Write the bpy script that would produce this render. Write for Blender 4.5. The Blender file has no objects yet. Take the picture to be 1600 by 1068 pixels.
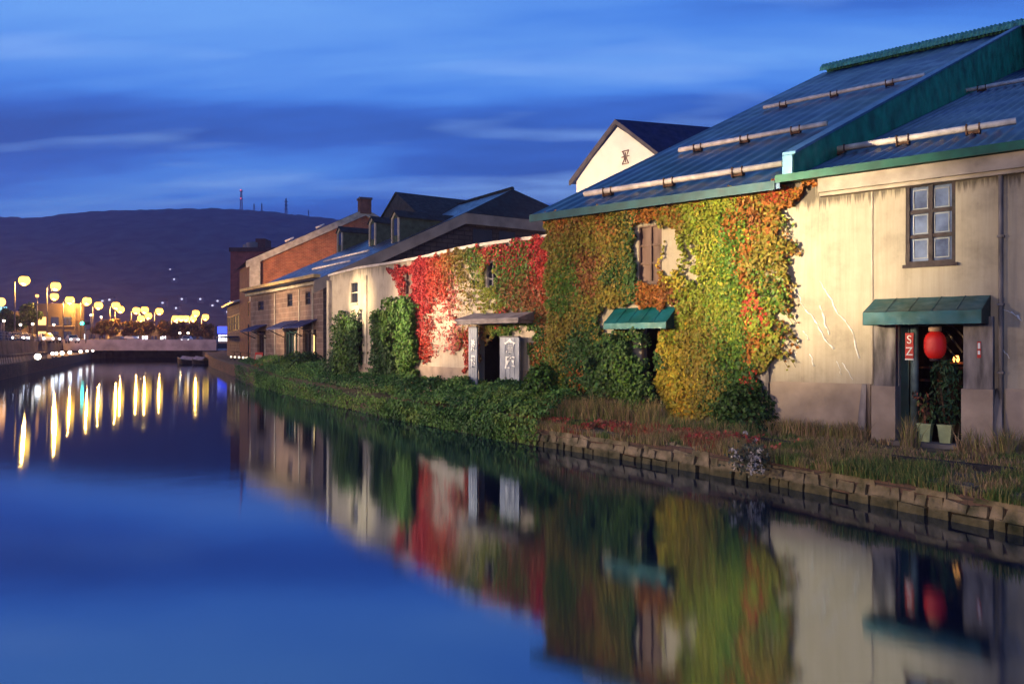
import bpy, math, random
import numpy as np
from mathutils import Vector, Matrix
R = math.radians
random.seed(7); RNG = np.random.default_rng(7)
SC = bpy.context.scene; COL = SC.collection
# ------------------------------------------------------------------ camera
F, CX, HY, EYE = 1250.0, 800.0, 538.0, 2.8
cam = bpy.data.objects.new('camera', bpy.data.cameras.new('camera')); COL.objects.link(cam)
cam.location = (0, 0, EYE); cam.rotation_euler = (R(90), 0, 0)
cam.data.sensor_width = 36; cam.data.lens = 36*F/1600
cam.data.shift_y = (HY-534)/1600; cam.data.clip_end = 9000; cam.data.clip_start = .1
SC.camera = cam
# ------------------------------------------------------------------ sky
w = bpy.data.worlds.new('World'); SC.world = w; w.use_nodes = True
nt = w.node_tree; nt.nodes.clear(); N = nt.nodes.new; L = nt.links.new
def ramp(nodes, stops, interp='LINEAR'):
    r = nodes.new('ShaderNodeValToRGB'); r.color_ramp.interpolation = interp; e = r.color_ramp.elements
    while len(e) < len(stops): e.new(.5)
    for k, (p, c) in zip(e, stops): k.position = p; k.color = (*c, 1)
    return r
out = N('ShaderNodeOutputWorld'); bg = N('ShaderNodeBackground'); L(bg.outputs[0], out.inputs[0])
sky = N('ShaderNodeTexSky'); sky.sky_type = 'NISHITA'; sky.sun_disc = False
sky.sun_elevation = R(-3); sky.sun_rotation = R(200); sky.ozone_density = 4
tc = N('ShaderNodeTexCoord'); sep = N('ShaderNodeSeparateXYZ'); L(tc.outputs['Generated'], sep.inputs[0])
mz = N('ShaderNodeMath'); mz.operation = 'MAXIMUM'; L(sep.outputs[2], mz.inputs[0]); mz.inputs[1].default_value = 0
az = N('ShaderNodeMath'); az.operation = 'ADD'; L(mz.outputs[0], az.inputs[0]); az.inputs[1].default_value = .16
dx = N('ShaderNodeMath'); dx.operation = 'DIVIDE'; L(sep.outputs[0], dx.inputs[0]); L(az.outputs[0], dx.inputs[1])
dy = N('ShaderNodeMath'); dy.operation = 'DIVIDE'; L(sep.outputs[1], dy.inputs[0]); L(az.outputs[0], dy.inputs[1])
cb = N('ShaderNodeCombineXYZ'); L(dx.outputs[0], cb.inputs[0]); L(dy.outputs[0], cb.inputs[1])
mp = N('ShaderNodeMapping'); L(cb.outputs[0], mp.inputs[0]); mp.inputs['Rotation'].default_value = (0, 0, R(6)); mp.inputs['Scale'].default_value = (.24, .8, 1); mp.inputs['Location'].default_value = (2.75, 8.6, 0)
n1 = N('ShaderNodeTexNoise'); L(mp.outputs[0], n1.inputs['Vector']); n1.inputs['Scale'].default_value = 1.3; n1.inputs['Detail'].default_value = 5; n1.inputs['Roughness'].default_value = .57; n1.inputs['Distortion'].default_value = .25
r1 = ramp(nt.nodes, [(.36, (.030, .115, .45)), (.46, (.045, .18, .69)), (.54, (.085, .31, .96)), (.66, (.18, .47, 1.08))]); L(n1.outputs['Fac'], r1.inputs[0])
# paler wisps low over the horizon
n2 = N('ShaderNodeTexNoise'); mp2 = N('ShaderNodeMapping'); L(cb.outputs[0], mp2.inputs[0]); mp2.inputs['Scale'].default_value = (.5, 1.6, 1); mp2.inputs['Location'].default_value = (1.2, 7.7, 0)
L(mp2.outputs[0], n2.inputs['Vector']); n2.inputs['Scale'].default_value = 1.6; n2.inputs['Detail'].default_value = 3
r2 = ramp(nt.nodes, [(.52, (0, 0, 0)), (.70, (.85, .85, .85))]); L(n2.outputs['Fac'], r2.inputs[0])
mx = N('ShaderNodeMixRGB'); L(r2.outputs[0], mx.inputs[0]); L(r1.outputs[0], mx.inputs[1]); mx.inputs[2].default_value = (.32, .60, 1.15, 1)
sm = N('ShaderNodeMixRGB'); sm.blend_type = 'ADD'; sm.inputs[0].default_value = .5; el = ramp(nt.nodes, [(.0, (1.4,)*3), (.13, (1.18,)*3), (.30, (1.12,)*3), (.42, (1.,)*3), (.75, (.35,)*3)]); L(sep.outputs[2], el.inputs[0])
em = N('ShaderNodeMixRGB'); em.blend_type = 'MULTIPLY'; em.inputs[0].default_value = 1; L(mx.outputs[0], em.inputs[1]); L(el.outputs[0], em.inputs[2]); L(em.outputs[0], sm.inputs[1]); L(sky.outputs[0], sm.inputs[2])
L(sm.outputs[0], bg.inputs[0]); bg.inputs[1].default_value = 1.0
# ------------------------------------------------------------------ exposure
SC.view_settings.view_transform = 'Standard'; SC.view_settings.look = 'None'; SC.view_settings.exposure = 0; SC.view_settings.gamma = 1
SC.render.engine = 'CYCLES'
SC.cycles.use_denoising = True; SC.cycles.max_bounces = 6; SC.cycles.diffuse_bounces = 2; SC.cycles.glossy_bounces = 4
SC.cycles.sample_clamp_indirect = 6; SC.cycles.use_light_tree = True; SC.cycles.caustics_reflective = False

# ------------------------------------------------------------------ helpers
def at(px, py, Y): return Vector(((px-CX)/F*Y, Y, EYE-(py-HY)/F*Y))
def xat(px, Y): return (px-CX)/F*Y
def zat(py, Y): return EYE-(py-HY)/F*Y
def plane_hit(px, py, p, n):
    d = Vector(((px-CX)/F, 1, -(py-HY)/F)); o = Vector((0, 0, EYE))
    return o+d*((p-o).dot(n)/d.dot(n))
def tag(o, label, cat, group=None, kind=None):
    if label: o['label'] = label
    if cat: o['category'] = cat
    if group: o['group'] = group
    if kind: o['kind'] = kind
    return o
def thing(name, loc, label, cat, group=None):
    o = bpy.data.objects.new(name, None); COL.objects.link(o); o.location = loc; o.empty_display_size = .2
    return tag(o, label, cat, group)
def wloc(o):
    v = Vector((0, 0, 0))
    while o is not None: v += o.location; o = o.parent
    return v
def link_mesh(me, name, mats, parent=None):
    o = bpy.data.objects.new(name, me); COL.objects.link(o)
    for m in (mats if isinstance(mats, (list, tuple)) else [mats]): me.materials.append(m)
    if parent is not None: o.parent = parent
    return o
def copy_tree(o, parent=None):
    c = o.copy(); COL.objects.link(c); c.parent = parent
    for ch in list(o.children): copy_tree(ch, c)
    return c
class MB:
    def __init__(s): s.v = []; s.f = []; s.uv = []; s.m = []; s.sm = []
    def face(s, pts, uv=None, m=0, smooth=False):
        i = len(s.v); s.v += [tuple(p) for p in pts]; s.f.append(list(range(i, i+len(pts)))); s.uv.append(uv); s.m.append(m); s.sm.append(smooth)
    def box8(s, P, m=0):   # P: bottom 4 (ccw from above), top 4
        i = len(s.v); s.v += [tuple(p) for p in P]
        for q in ((3,2,1,0),(4,5,6,7),(0,1,5,4),(1,2,6,5),(2,3,7,6),(3,0,4,7)):
            s.f.append([i+k for k in q]); s.uv.append(None); s.m.append(m); s.sm.append(False)
    def box(s, x0, x1, y0, y1, z0, z1, m=0):
        s.box8([(x0,y0,z0),(x1,y0,z0),(x1,y1,z0),(x0,y1,z0),(x0,y0,z1),(x1,y0,z1),(x1,y1,z1),(x0,y1,z1)], m)
    def tube(s, path, r, n=6, m=0, cap=True):
        path = [Vector(p) for p in path]; k = len(path)
        rs = r if isinstance(r, (list, tuple)) else [r]*k
        i0 = len(s.v)
        for j, p in enumerate(path):
            d = (path[min(j+1, k-1)]-path[max(j-1, 0)]).normalized()
            a = d.cross(Vector((0, 0, 1)) if abs(d.z) < .9 else Vector((1, 0, 0))).normalized(); b = d.cross(a)
            for t in range(n):
                an = 2*math.pi*t/n; s.v.append(tuple(p+(a*math.cos(an)+b*math.sin(an))*rs[j]))
        for j in range(k-1):
            for t in range(n):
                a = i0+j*n+t; b = i0+j*n+(t+1) % n
                s.f.append([a, b, b+n, a+n]); s.uv.append(None); s.m.append(m); s.sm.append(n > 4)
        if cap:
            s.f.append([i0+t for t in range(n)][::-1]); s.uv.append(None); s.m.append(m); s.sm.append(False)
            s.f.append([i0+(k-1)*n+t for t in range(n)]); s.uv.append(None); s.m.append(m); s.sm.append(False)
    def lathe(s, c, prof, n=12, m=0):
        i0 = len(s.v); c = Vector(c)
        for r, z in prof:
            for t in range(n):
                a = 2*math.pi*t/n; s.v.append((c.x+r*math.cos(a), c.y+r*math.sin(a), c.z+z))
        for j in range(len(prof)-1):
            for t in range(n):
                a = i0+j*n+t; b = i0+j*n+(t+1) % n
                s.f.append([a, b, b+n, a+n]); s.uv.append(None); s.m.append(m); s.sm.append(True)
    def build(s, name, mats, parent=None):
        o0 = wloc(parent) if parent is not None else Vector((0, 0, 0))
        me = bpy.data.meshes.new(name)
        me.from_pydata([(a-o0.x, b-o0.y, c-o0.z) for a, b, c in s.v], [], s.f)
        if any(s.m): me.polygons.foreach_set('material_index', s.m)
        me.polygons.foreach_set('use_smooth', s.sm)
        if any(u is not None for u in s.uv):
            ul = me.uv_layers.new(name='UVMap'); k = 0
            for f, u in zip(s.f, s.uv):
                for j in range(len(f)):
                    if u is not None: ul.data[k].uv = u[j]
                    k += 1
        me.validate(); me.update()
        return link_mesh(me, name, mats, parent)
class Wall:
    """a vertical facade along a plan polyline (left to right as seen from the canal); u along it, n out of it"""
    def __init__(s, pts):
        s.p = [Vector((x, y)) for x, y in pts]; s.u = [0]
        for a, b in zip(s.p, s.p[1:]): s.u.append(s.u[-1]+(b-a).length)
    def seg(s, u):
        for i in range(len(s.p)-1):
            if u <= s.u[i+1] or i == len(s.p)-2: return i
    def pos(s, u, n, z):
        i = s.seg(u); d = (s.p[i+1]-s.p[i]).normalized(); q = s.p[i]+d*(u-s.u[i])+Vector((d.y, -d.x))*n
        return Vector((q.x, q.y, z))
    def dirs(s, u):
        i = s.seg(u); d = (s.p[i+1]-s.p[i]).normalized(); return Vector((d.x, d.y, 0)), Vector((d.y, -d.x, 0))
    def hit(s, px, py=HY, n=0.):
        k = (px-CX)/F; best = None
        for i in range(len(s.p)-1):
            d = (s.p[i+1]-s.p[i]).normalized(); o = s.p[i]+Vector((d.y, -d.x))*n
            # o.x+d.x t = k (o.y+d.y t)
            t = (k*o.y-o.x)/(d.x-k*d.y); u = s.u[i]+t; Y = o.y+d.y*t
            e = max(s.u[i]-u, u-s.u[i+1], 0)
            if best is None or e < best[0]: best = (e, u, Y)
        return best[1], zat(py, best[2])
    def box(s, mb, u0, u1, n0, n1, z0, z1, m=0, z0b=None, z1b=None):
        z0b = z0 if z0b is None else z0b; z1b = z1 if z1b is None else z1b
        mb.box8([s.pos(u0,n1,z0), s.pos(u1,n1,z0b), s.pos(u1,n0,z0b), s.pos(u0,n0,z0), s.pos(u0,n1,z1), s.pos(u1,n1,z1b), s.pos(u1,n0,z1b), s.pos(u0,n0,z1)], m)
    def openwall(s, mb, u0, u1, z0, z1, holes, depth=.18, m=0):
        us = sorted({u0, u1, *[q for q in s.u if u0 < q < u1], *[q for h in holes for q in h[:2]]}); zs = sorted({z0, z1, *[q for h in holes for q in h[2:4]]})
        for a, b in zip(us, us[1:]):
            for c, d in zip(zs, zs[1:]):
                um, zm = (a+b)/2, (c+d)/2
                if any(h[0] < um < h[1] and h[2] < zm < h[3] for h in holes): continue
                e = 1e-5
                mb.face([s.pos(a+e,0,c), s.pos(b-e,0,c), s.pos(b-e,0,d), s.pos(a+e,0,d)], [(a,c),(b,c),(b,d),(a,d)], m)
        for h in holes:
            a, b, c, d = h[:4]
            for q in (((a,c),(a,d)), ((b,d),(b,c)), ((a,d),(b,d)), ((b,c),(a,c))):
                (ua, za), (ub, zb) = q
                mb.face([s.pos(ua,0,za), s.pos(ub,0,zb), s.pos(ub,-depth,zb), s.pos(ua,-depth,za)], [(ua,za),(ub,zb),(ub+.1,zb),(ua+.1,za)], m)

# ------------------------------------------------------------------ materials
def mat(name, col, rough=.7, metal=0., var=.25, scale=3., bump=0., bscale=20., spec=.3, col2=None, emit=None, estr=0., stretch=None):
    m = bpy.data.materials.new(name); m.use_nodes = True; n = m.node_tree.nodes; l = m.node_tree.links
    b = n['Principled BSDF']; b.inputs['Roughness'].default_value = rough; b.inputs['Metallic'].default_value = metal
    b.inputs['Specular IOR Level'].default_value = spec
    c = n.new('ShaderNodeTexCoord'); src = c.outputs['Object']
    if stretch:
        mpn = n.new('ShaderNodeMapping'); mpn.inputs['Scale'].default_value = stretch; l.new(src, mpn.inputs[0]); src = mpn.outputs[0]
    t = n.new('ShaderNodeTexNoise'); t.inputs['Scale'].default_value = scale; t.inputs['Detail'].default_value = 6; l.new(src, t.inputs['Vector'])
    c2 = col2 or tuple(x*(1-var*1.6) for x in col); c1 = tuple(min(1, x*(1+var*.6)) for x in col)
    r = ramp(n, [(.3, c2), (.7, c1)]); l.new(t.outputs['Fac'], r.inputs[0]); l.new(r.outputs[0], b.inputs['Base Color'])
    tr_ = n.new('ShaderNodeTexNoise'); tr_.inputs['Scale'].default_value = scale*2.3; tr_.inputs['Detail'].default_value = 4 if bump else 1; l.new(src, tr_.inputs['Vector']); rm_ = n.new('ShaderNodeMapRange'); rm_.inputs[1].default_value = .3; rm_.inputs[2].default_value = .7; rm_.inputs[3].default_value = max(.03, rough-(.13 if bump else .05)); rm_.inputs[4].default_value = min(1, rough+(.15 if bump else .06)); l.new(tr_.outputs['Fac'], rm_.inputs[0]); l.new(rm_.outputs[0], b.inputs['Roughness'])
    if bump:
        t2 = n.new('ShaderNodeTexNoise'); t2.inputs['Scale'].default_value = bscale; t2.inputs['Detail'].default_value = 5; l.new(src, t2.inputs['Vector'])
        bm = n.new('ShaderNodeBump'); bm.inputs['Strength'].default_value = bump; bm.inputs['Distance'].default_value = .05; l.new(t2.outputs['Fac'], bm.inputs['Height']); l.new(bm.outputs[0], b.inputs['Normal'])
    if emit: b.inputs['Emission Color'].default_value = (*emit, 1); b.inputs['Emission Strength'].default_value = estr
    return m
def brickmat(name, c1, c2, mortar, bw, bh, ms=.02, rough=.8, bump=.4):
    m = mat(name, c1, rough); n = m.node_tree.nodes; l = m.node_tree.links; b = n['Principled BSDF']
    uv = n.new('ShaderNodeUVMap'); br = n.new('ShaderNodeTexBrick'); l.new(uv.outputs[0], br.inputs['Vector'])
    br.inputs['Scale'].default_value = 1; br.inputs['Brick Width'].default_value = bw; br.inputs['Row Height'].default_value = bh; br.inputs['Mortar Size'].default_value = ms
    br.inputs['Color1'].default_value = (*c1, 1); br.inputs['Color2'].default_value = (*c2, 1); br.inputs['Mortar'].default_value = (*mortar, 1)
    t = n.new('ShaderNodeTexNoise'); t.inputs['Scale'].default_value = 1.3; t.inputs['Detail'].default_value = 7; l.new(uv.outputs[0], t.inputs['Vector'])
    r = ramp(n, [(.3, (.55, .55, .55)), (.72, (1.25, 1.2, 1.15))]); l.new(t.outputs['Fac'], r.inputs[0])
    x = n.new('ShaderNodeMixRGB'); x.blend_type = 'MULTIPLY'; x.inputs[0].default_value = .8; l.new(br.outputs['Color'], x.inputs[1]); l.new(r.outputs[0], x.inputs[2]); l.new(x.outputs[0], b.inputs['Base Color'])
    bm = n.new('ShaderNodeBump'); bm.inputs['Strength'].default_value = bump; bm.inputs['Distance'].default_value = .03; bm.invert = True; l.new(br.outputs['Fac'], bm.inputs['Height']); l.new(bm.outputs[0], b.inputs['Normal'])
    return m
def plastermat(name, col, stain, top, band, streak=5., amount=.8):
    """weathered plaster: mottled, with dark drip streaks hanging below the eave (uv = metres along the wall, height)"""
    m = mat(name, col, .85); n = m.node_tree.nodes; l = m.node_tree.links; b = n['Principled BSDF']
    uv = n.new('ShaderNodeUVMap'); sp = n.new('ShaderNodeSeparateXYZ'); l.new(uv.outputs[0], sp.inputs[0])
    t = n.new('ShaderNodeTexNoise'); t.inputs['Scale'].default_value = .9; t.inputs['Detail'].default_value = 8; t.inputs['Roughness'].default_value = .65; l.new(uv.outputs[0], t.inputs['Vector'])
    r = ramp(n, [(.28, tuple(x*.62 for x in col)), (.48, tuple(x*.95 for x in col)), (.75, tuple(min(.9, x*1.12) for x in col))]); l.new(t.outputs['Fac'], r.inputs[0])
    mpn = n.new('ShaderNodeMapping'); mpn.inputs['Scale'].default_value = (streak, .25, 1); l.new(uv.outputs[0], mpn.inputs[0])
    s = n.new('ShaderNodeTexNoise'); s.inputs['Scale'].default_value = 1.5; s.inputs['Detail'].default_value = 6; s.inputs['Roughness'].default_value = .7; l.new(mpn.outputs[0], s.inputs['Vector'])
    # length of each drip varies along the wall
    mr = n.new('ShaderNodeMapRange'); l.new(sp.outputs[1], mr.inputs[0]); mr.inputs[1].default_value = top-band; mr.inputs[2].default_value = top; mr.inputs[3].default_value = -.5; mr.inputs[4].default_value = .14
    ad = n.new('ShaderNodeMath'); ad.operation = 'ADD'; l.new(s.outputs['Fac'], ad.inputs[0]); l.new(mr.outputs[0], ad.inputs[1])
    r2 = ramp(n, [(.44, (0, 0, 0)), (.60, (amount,)*3)]); l.new(ad.outputs[0], r2.inputs[0])
    x = n.new('ShaderNodeMixRGB'); l.new(r2.outputs[0], x.inputs[0]); l.new(r.outputs[0], x.inputs[1]); x.inputs[2].default_value = (*stain, 1)
    # faint long vertical run marks
    r3 = ramp(n, [(.33, (.76, .73, .70)), (.6, (1.03, 1.03, 1.03))]); l.new(s.outputs['Fac'], r3.inputs[0])
    y = n.new('ShaderNodeMixRGB'); y.blend_type = 'MULTIPLY'; y.inputs[0].default_value = .6; l.new(x.outputs[0], y.inputs[1]); l.new(r3.outputs[0], y.inputs[2]); l.new(y.outputs[0], b.inputs['Base Color'])
    t2 = n.new('ShaderNodeTexNoise'); t2.inputs['Scale'].default_value = 9; t2.inputs['Detail'].default_value = 8; l.new(uv.outputs[0], t2.inputs['Vector'])
    bm = n.new('ShaderNodeBump'); bm.inputs['Strength'].default_value = .25; bm.inputs['Distance'].default_value = .03; l.new(t2.outputs['Fac'], bm.inputs['Height']); l.new(bm.outputs[0], b.inputs['Normal'])
    return m
def emat(name, col, s):
    m = bpy.data.materials.new(name); m.use_nodes = True; n = m.node_tree.nodes; b = n['Principled BSDF']
    b.inputs['Base Color'].default_value = (*[min(1, c) for c in col], 1); b.inputs['Emission Color'].default_value = (*col, 1); b.inputs['Emission Strength'].default_value = s
    return m
def leafmat(name, rough=.55):
    m = bpy.data.materials.new(name); m.use_nodes = True; n = m.node_tree.nodes; l = m.node_tree.links; b = n['Principled BSDF']
    a = n.new('ShaderNodeAttribute'); a.attribute_name = 'Col'; l.new(a.outputs['Color'], b.inputs['Base Color']); b.inputs['Roughness'].default_value = rough; b.inputs['Specular IOR Level'].default_value = .25
    tr = n.new('ShaderNodeBsdfTranslucent'); l.new(a.outputs['Color'], tr.inputs[0]); mxs = n.new('ShaderNodeMixShader'); mxs.inputs[0].default_value = .18
    l.new(b.outputs[0], mxs.inputs[1]); l.new(tr.outputs[0], mxs.inputs[2]); l.new(mxs.outputs[0], n['Material Output'].inputs[0])
    return m
M = dict(
    plasterA=plastermat('weathered_plaster', (.38, .315, .235), (.04, .03, .026), 6.32, .8, 7.),
    plasterB=plastermat('streaked_concrete', (.44, .36, .27), (.07, .055, .04), 6.45, 1.6, 4., .6),
    plinth=mat('plinth_stone', (.37, .275, .205), .85, var=.22, scale=1.6, bump=.25, bscale=9),
    pillar=mat('stained_pillar', (.24, .20, .18), .85, var=.5, scale=2.2, bump=.25, bscale=9, stretch=(2.5, 2.5, .5)),
    fascia=mat('fascia_plaster', (.42, .34, .27), .8, var=.35, scale=1.4, bump=.15),
    roofblue=mat('sky_blued_green_metal_roof', (.004, .042, .125), .36, .15, .45, .35, 0, 1.6, .45, col2=(.003, .045, .050), stretch=(1,1,.5)),  # blue base carries the sky's reflection on green-painted metal
    roofgreen=mat('green_painted_metal', (.012, .30, .14), .5, .0, .35, 1.6, .2, 6., .4),
    capblue=mat('pale_cap_flashing', (.10, .22, .34), .4, .4, .2),
    rust=mat('rusty_bracket', (.12, .055, .03), .8, .2, .5, 8),
    bar=mat('grey_painted_pipe', (.78, .66, .58), .6, .1, .3, 3, .1),
    brown=mat('dark_brown_timber', (.032, .016, .017), .6, 0, .4, 5, .2, 20),
    shutter=mat('brown_shutter_board', (.17, .10, .08), .7, 0, .35, 3, .2, 14, stretch=(1, 1, .2)),
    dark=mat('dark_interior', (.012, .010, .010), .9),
    greend=mat('dark_green_door_paint', (.01, .05, .045), .5, 0, .4, 3, .1),
    awn=mat('teal_awning_sheet', (.006, .085, .105), .45, .1, .55, 2.2, .2, 7, .4, col2=(.004, .06, .045)),
    awnside=mat('dark_teal_awning_side', (.004, .035, .032), .55, 0, .3),
    white=mat('white_paint', (.78, .76, .72), .6, 0, .08),
    scar=mat('pale_vine_scar', (.72, .68, .64), .8, 0, .15, 9),
    gable=mat('white_gable_plaster', (.80, .72, .60), .8, 0, .08, 1., .06, 8),
    roofnavy=mat('navy_metal_roof', (.012, .022, .09), .5, .2, .3, 1.2, .15, 4),
    trimgrey=mat('grey_trim_board', (.09, .075, .085), .6, 0, .25, 3),
    roofdark=mat('dark_slate_roof', (.012, .022, .024), .7, 0, .4, 1.5, .3, 5),
    roofslate=mat('blue_slate_roof', (.07, .10, .16), .35, .45, .55, .9, .4, 3., .5),
    beige=mat('beige_fascia', (.33, .25, .18), .7, 0, .25, 1.),
    darkstone=brickmat('dark_cut_stone', (.07, .055, .05), (.05, .04, .04), (.02, .016, .016), .9, .32, .03),
    tuff=brickmat('brown_cut_stone', (.235, .145, .105), (.16, .10, .075), (.27, .19, .14), 1.1, .36, .035),
    brick=brickmat('orange_brick', (.38, .105, .045), (.26, .07, .035), (.33, .17, .09), .42, .15, .02),
    brickred=brickmat('dark_red_brick', (.34, .075, .06), (.28, .06, .05), (.26, .08, .06), .6, .2, .02),
    cream=mat('cream_stone_trim', (.46, .38, .28), .75, 0, .25, 2),
    stone=mat('mossy_quay_stone', (.22, .16, .10), .9, 0, .6, 3.2, 1., 9, col2=(.045, .045, .018)),
    quaybrick=brickmat('quay_brick', (.13, .07, .05), (.09, .055, .04), (.05, .035, .03), .5, .17, .02),
    soil=mat('bank_soil', (.15, .115, .07), .95, 0, .5, 2.2, .5, 8, col2=(.07, .06, .03)),
    kerb=mat('black_kerb', (.018, .015, .022), .7, 0, .4, 5, .2),
    asphalt=mat('asphalt', (.05, .047, .05), .8, 0, .3, 1),
    conc=mat('old_concrete', (.22, .19, .18), .85, 0, .35, .6, .2, 4),
    wallgrey=mat('dark_retaining_wall', (.10, .085, .085), .85, 0, .4, .5, .3, 3),
    steel=mat('grey_steel', (.18, .18, .19), .45, .5, .2),
    blacksteel=mat('black_steel', (.02, .02, .022), .5, .4, .2),
    bluegrey=mat('blue_grey_door_paint', (.24, .26, .31), .6, 0, .2, 2., .08),
    canopy=mat('grey_timber_canopy', (.20, .17, .18), .8, 0, .35, 3, .2, 12),
    blueaw=mat('navy_canvas_awning', (.03, .04, .13), .7, 0, .3, 3),
    leaf=leafmat('leaf'), grass=leafmat('grass_blade', .8),
    stem=mat('brown_stem', (.10, .055, .03), .85, 0, .4, 8),
    red=mat('red_paint', (.45, .035, .025), .6, 0, .2),
    pot=mat('pale_green_pot', (.42, .46, .22), .6, 0, .2, 4),
    terracotta=mat('terracotta', (.25, .10, .05), .8, 0, .3),
    hill=mat('forested_hill', (.075, .085, .075), 1., 0, .6, .03, 0, 1, .0, col2=(.025, .03, .032)),
    carpaint=mat('white_car_paint', (.6, .6, .62), .25, 0, .03, 1, 0, 1, .5), carpaint2=mat('dark_car_paint', (.06, .06, .075), .25, 0, .03, 1, 0, 1, .5), tyre=mat('tyre_rubber', (.015, .015, .015), .8),
    hull=mat('dark_hull', (.03, .022, .02), .6, 0, .3), cover=mat('pale_boat_cover', (.55, .42, .36), .7, 0, .25),
    tan=mat('tan_office_wall', (.10, .08, .07), .8, 0, .2, .3),
    lantern=emat('red_lantern_paper', (.55, .01, .006), .12),
    sodium=emat('sodium_lamp', (1, .50, .045), 8.), whitelamp=emat('white_lamp', (1, .86, .70), 7.), headl=emat('headlight', (.95, .95, 1), 12.),
    green=emat('green_signal', (.03, 1, .72), 22.), warmwin=emat('lit_window', (1, .62, .22), 1.6), shopw=emat('shop_glow', (.8, .85, 1), 2.2), bluesign=emat('blue_sign_light', (.04, .09, 1), 1.8), orangelamp=emat('orange_lamp', (1, .38, .08), 5.), redlamp=emat('red_beacon', (1, .1, .12), 4.), tail=emat('tail_light', (1, .06, .03), 4.), cyan=emat('cyan_sign', (.35, .9, 1), 1.5),
)
gm = bpy.data.materials.new('window_glass'); gm.use_nodes = True; b = gm.node_tree.nodes['Principled BSDF']
b.inputs['Base Color'].default_value = (.02, .022, .028, 1); b.inputs['Roughness'].default_value = .06; b.inputs['Specular IOR Level'].default_value = .9; M['glass'] = gm
# wet tide mark low on the quay stones
m = M['stone']; n = m.node_tree.nodes; l = m.node_tree.links; b = n['Principled BSDF']; src_ = b.inputs['Base Color'].links[0].from_socket
tz = n.new('ShaderNodeTexCoord'); sz = n.new('ShaderNodeSeparateXYZ'); l.new(tz.outputs['Object'], sz.inputs[0]); nz_ = n.new('ShaderNodeTexNoise'); nz_.inputs['Scale'].default_value = 2.5; l.new(tz.outputs['Object'], nz_.inputs['Vector'])
az2 = n.new('ShaderNodeMath'); az2.operation = 'MULTIPLY_ADD'; l.new(nz_.outputs['Fac'], az2.inputs[0]); az2.inputs[1].default_value = -.2; l.new(sz.outputs[2], az2.inputs[2])
rt = ramp(n, [(.02, (.42, .46, .38)), (.09, (1, 1, 1))]); l.new(az2.outputs[0], rt.inputs[0]); xm = n.new('ShaderNodeMixRGB'); xm.blend_type = 'MULTIPLY'; xm.inputs[0].default_value = 1; l.new(src_, xm.inputs[1]); l.new(rt.outputs[0], xm.inputs[2]); l.new(xm.outputs[0], b.inputs['Base Color'])
# water
m = bpy.data.materials.new('canal_water'); m.use_nodes = True; n = m.node_tree.nodes; l = m.node_tree.links; n.remove(n['Principled BSDF'])
gl = n.new('ShaderNodeBsdfGlossy'); gl.distribution = 'BECKMANN'; gl.inputs['Color'].default_value = (.64, .78, 1., 1); gl.inputs['Roughness'].default_value = .06; gl.inputs['Anisotropy'].default_value = .6; tg = n.new('ShaderNodeCombineXYZ'); tg.inputs[0].default_value = 1.; l.new(tg.outputs[0], gl.inputs['Tangent'])
df = n.new('ShaderNodeBsdfDiffuse'); df.inputs[0].default_value = (.004, .011, .03, 1)
fr = n.new('ShaderNodeFresnel'); fr.inputs[0].default_value = 1.7
mr = n.new('ShaderNodeMapRange'); mr.inputs[1].default_value = 0; mr.inputs[2].default_value = 1; mr.inputs[3].default_value = .24; mr.inputs[4].default_value = 1.; l.new(fr.outputs[0], mr.inputs[0])
ms = n.new('ShaderNodeMixShader'); l.new(mr.outputs[0], ms.inputs[0]); l.new(df.outputs[0], ms.inputs[1]); l.new(gl.outputs[0], ms.inputs[2]); l.new(ms.outputs[0], n['Material Output'].inputs[0])
tcw = n.new('ShaderNodeTexCoord'); tw = n.new('ShaderNodeTexNoise'); tw.inputs['Scale'].default_value = 1.1; tw.inputs['Detail'].default_value = 3; l.new(tcw.outputs['Object'], tw.inputs['Vector'])
bw = n.new('ShaderNodeBump'); bw.inputs['Strength'].default_value = .03; bw.inputs['Distance'].default_value = .05; l.new(tw.outputs['Fac'], bw.inputs['Height']); l.new(bw.outputs[0], gl.inputs['Normal'])
M['water'] = m

# ------------------------------------------------------------------ numpy leaf scatter
def unit(a): return a/np.maximum(np.linalg.norm(a, axis=1, keepdims=True), 1e-9)
def leaves(name, P, Nn, S, C, parent=None, material=None, jitter=.55, droop=1., aspect=.9):
    k = len(P); Nn = unit(Nn+RNG.normal(0, jitter, (k, 3)))
    down = np.tile(np.array([[0, 0, -droop]]), (k, 1))+RNG.normal(0, .6, (k, 3))
    T = unit(down-(down*Nn).sum(1, keepdims=True)*Nn); B = np.cross(Nn, T); S = S[:, None]
    V = np.stack([P-.5*S*T, P+.45*aspect*S*B+.12*S*Nn-.08*S*T, P+.55*S*T, P-.45*aspect*S*B+.12*S*Nn-.08*S*T], 1).reshape(-1, 3)
    o0 = wloc(parent) if parent is not None else Vector((0, 0, 0)); V = V-np.array(o0)
    i = np.arange(k)*4; Fc = np.stack([i, i+1, i+2, i, i+2, i+3], 1).reshape(-1)
    return rawmesh(name, V, Fc, 3, np.repeat(C, 4, 0), material or M['leaf'], parent)
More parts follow.
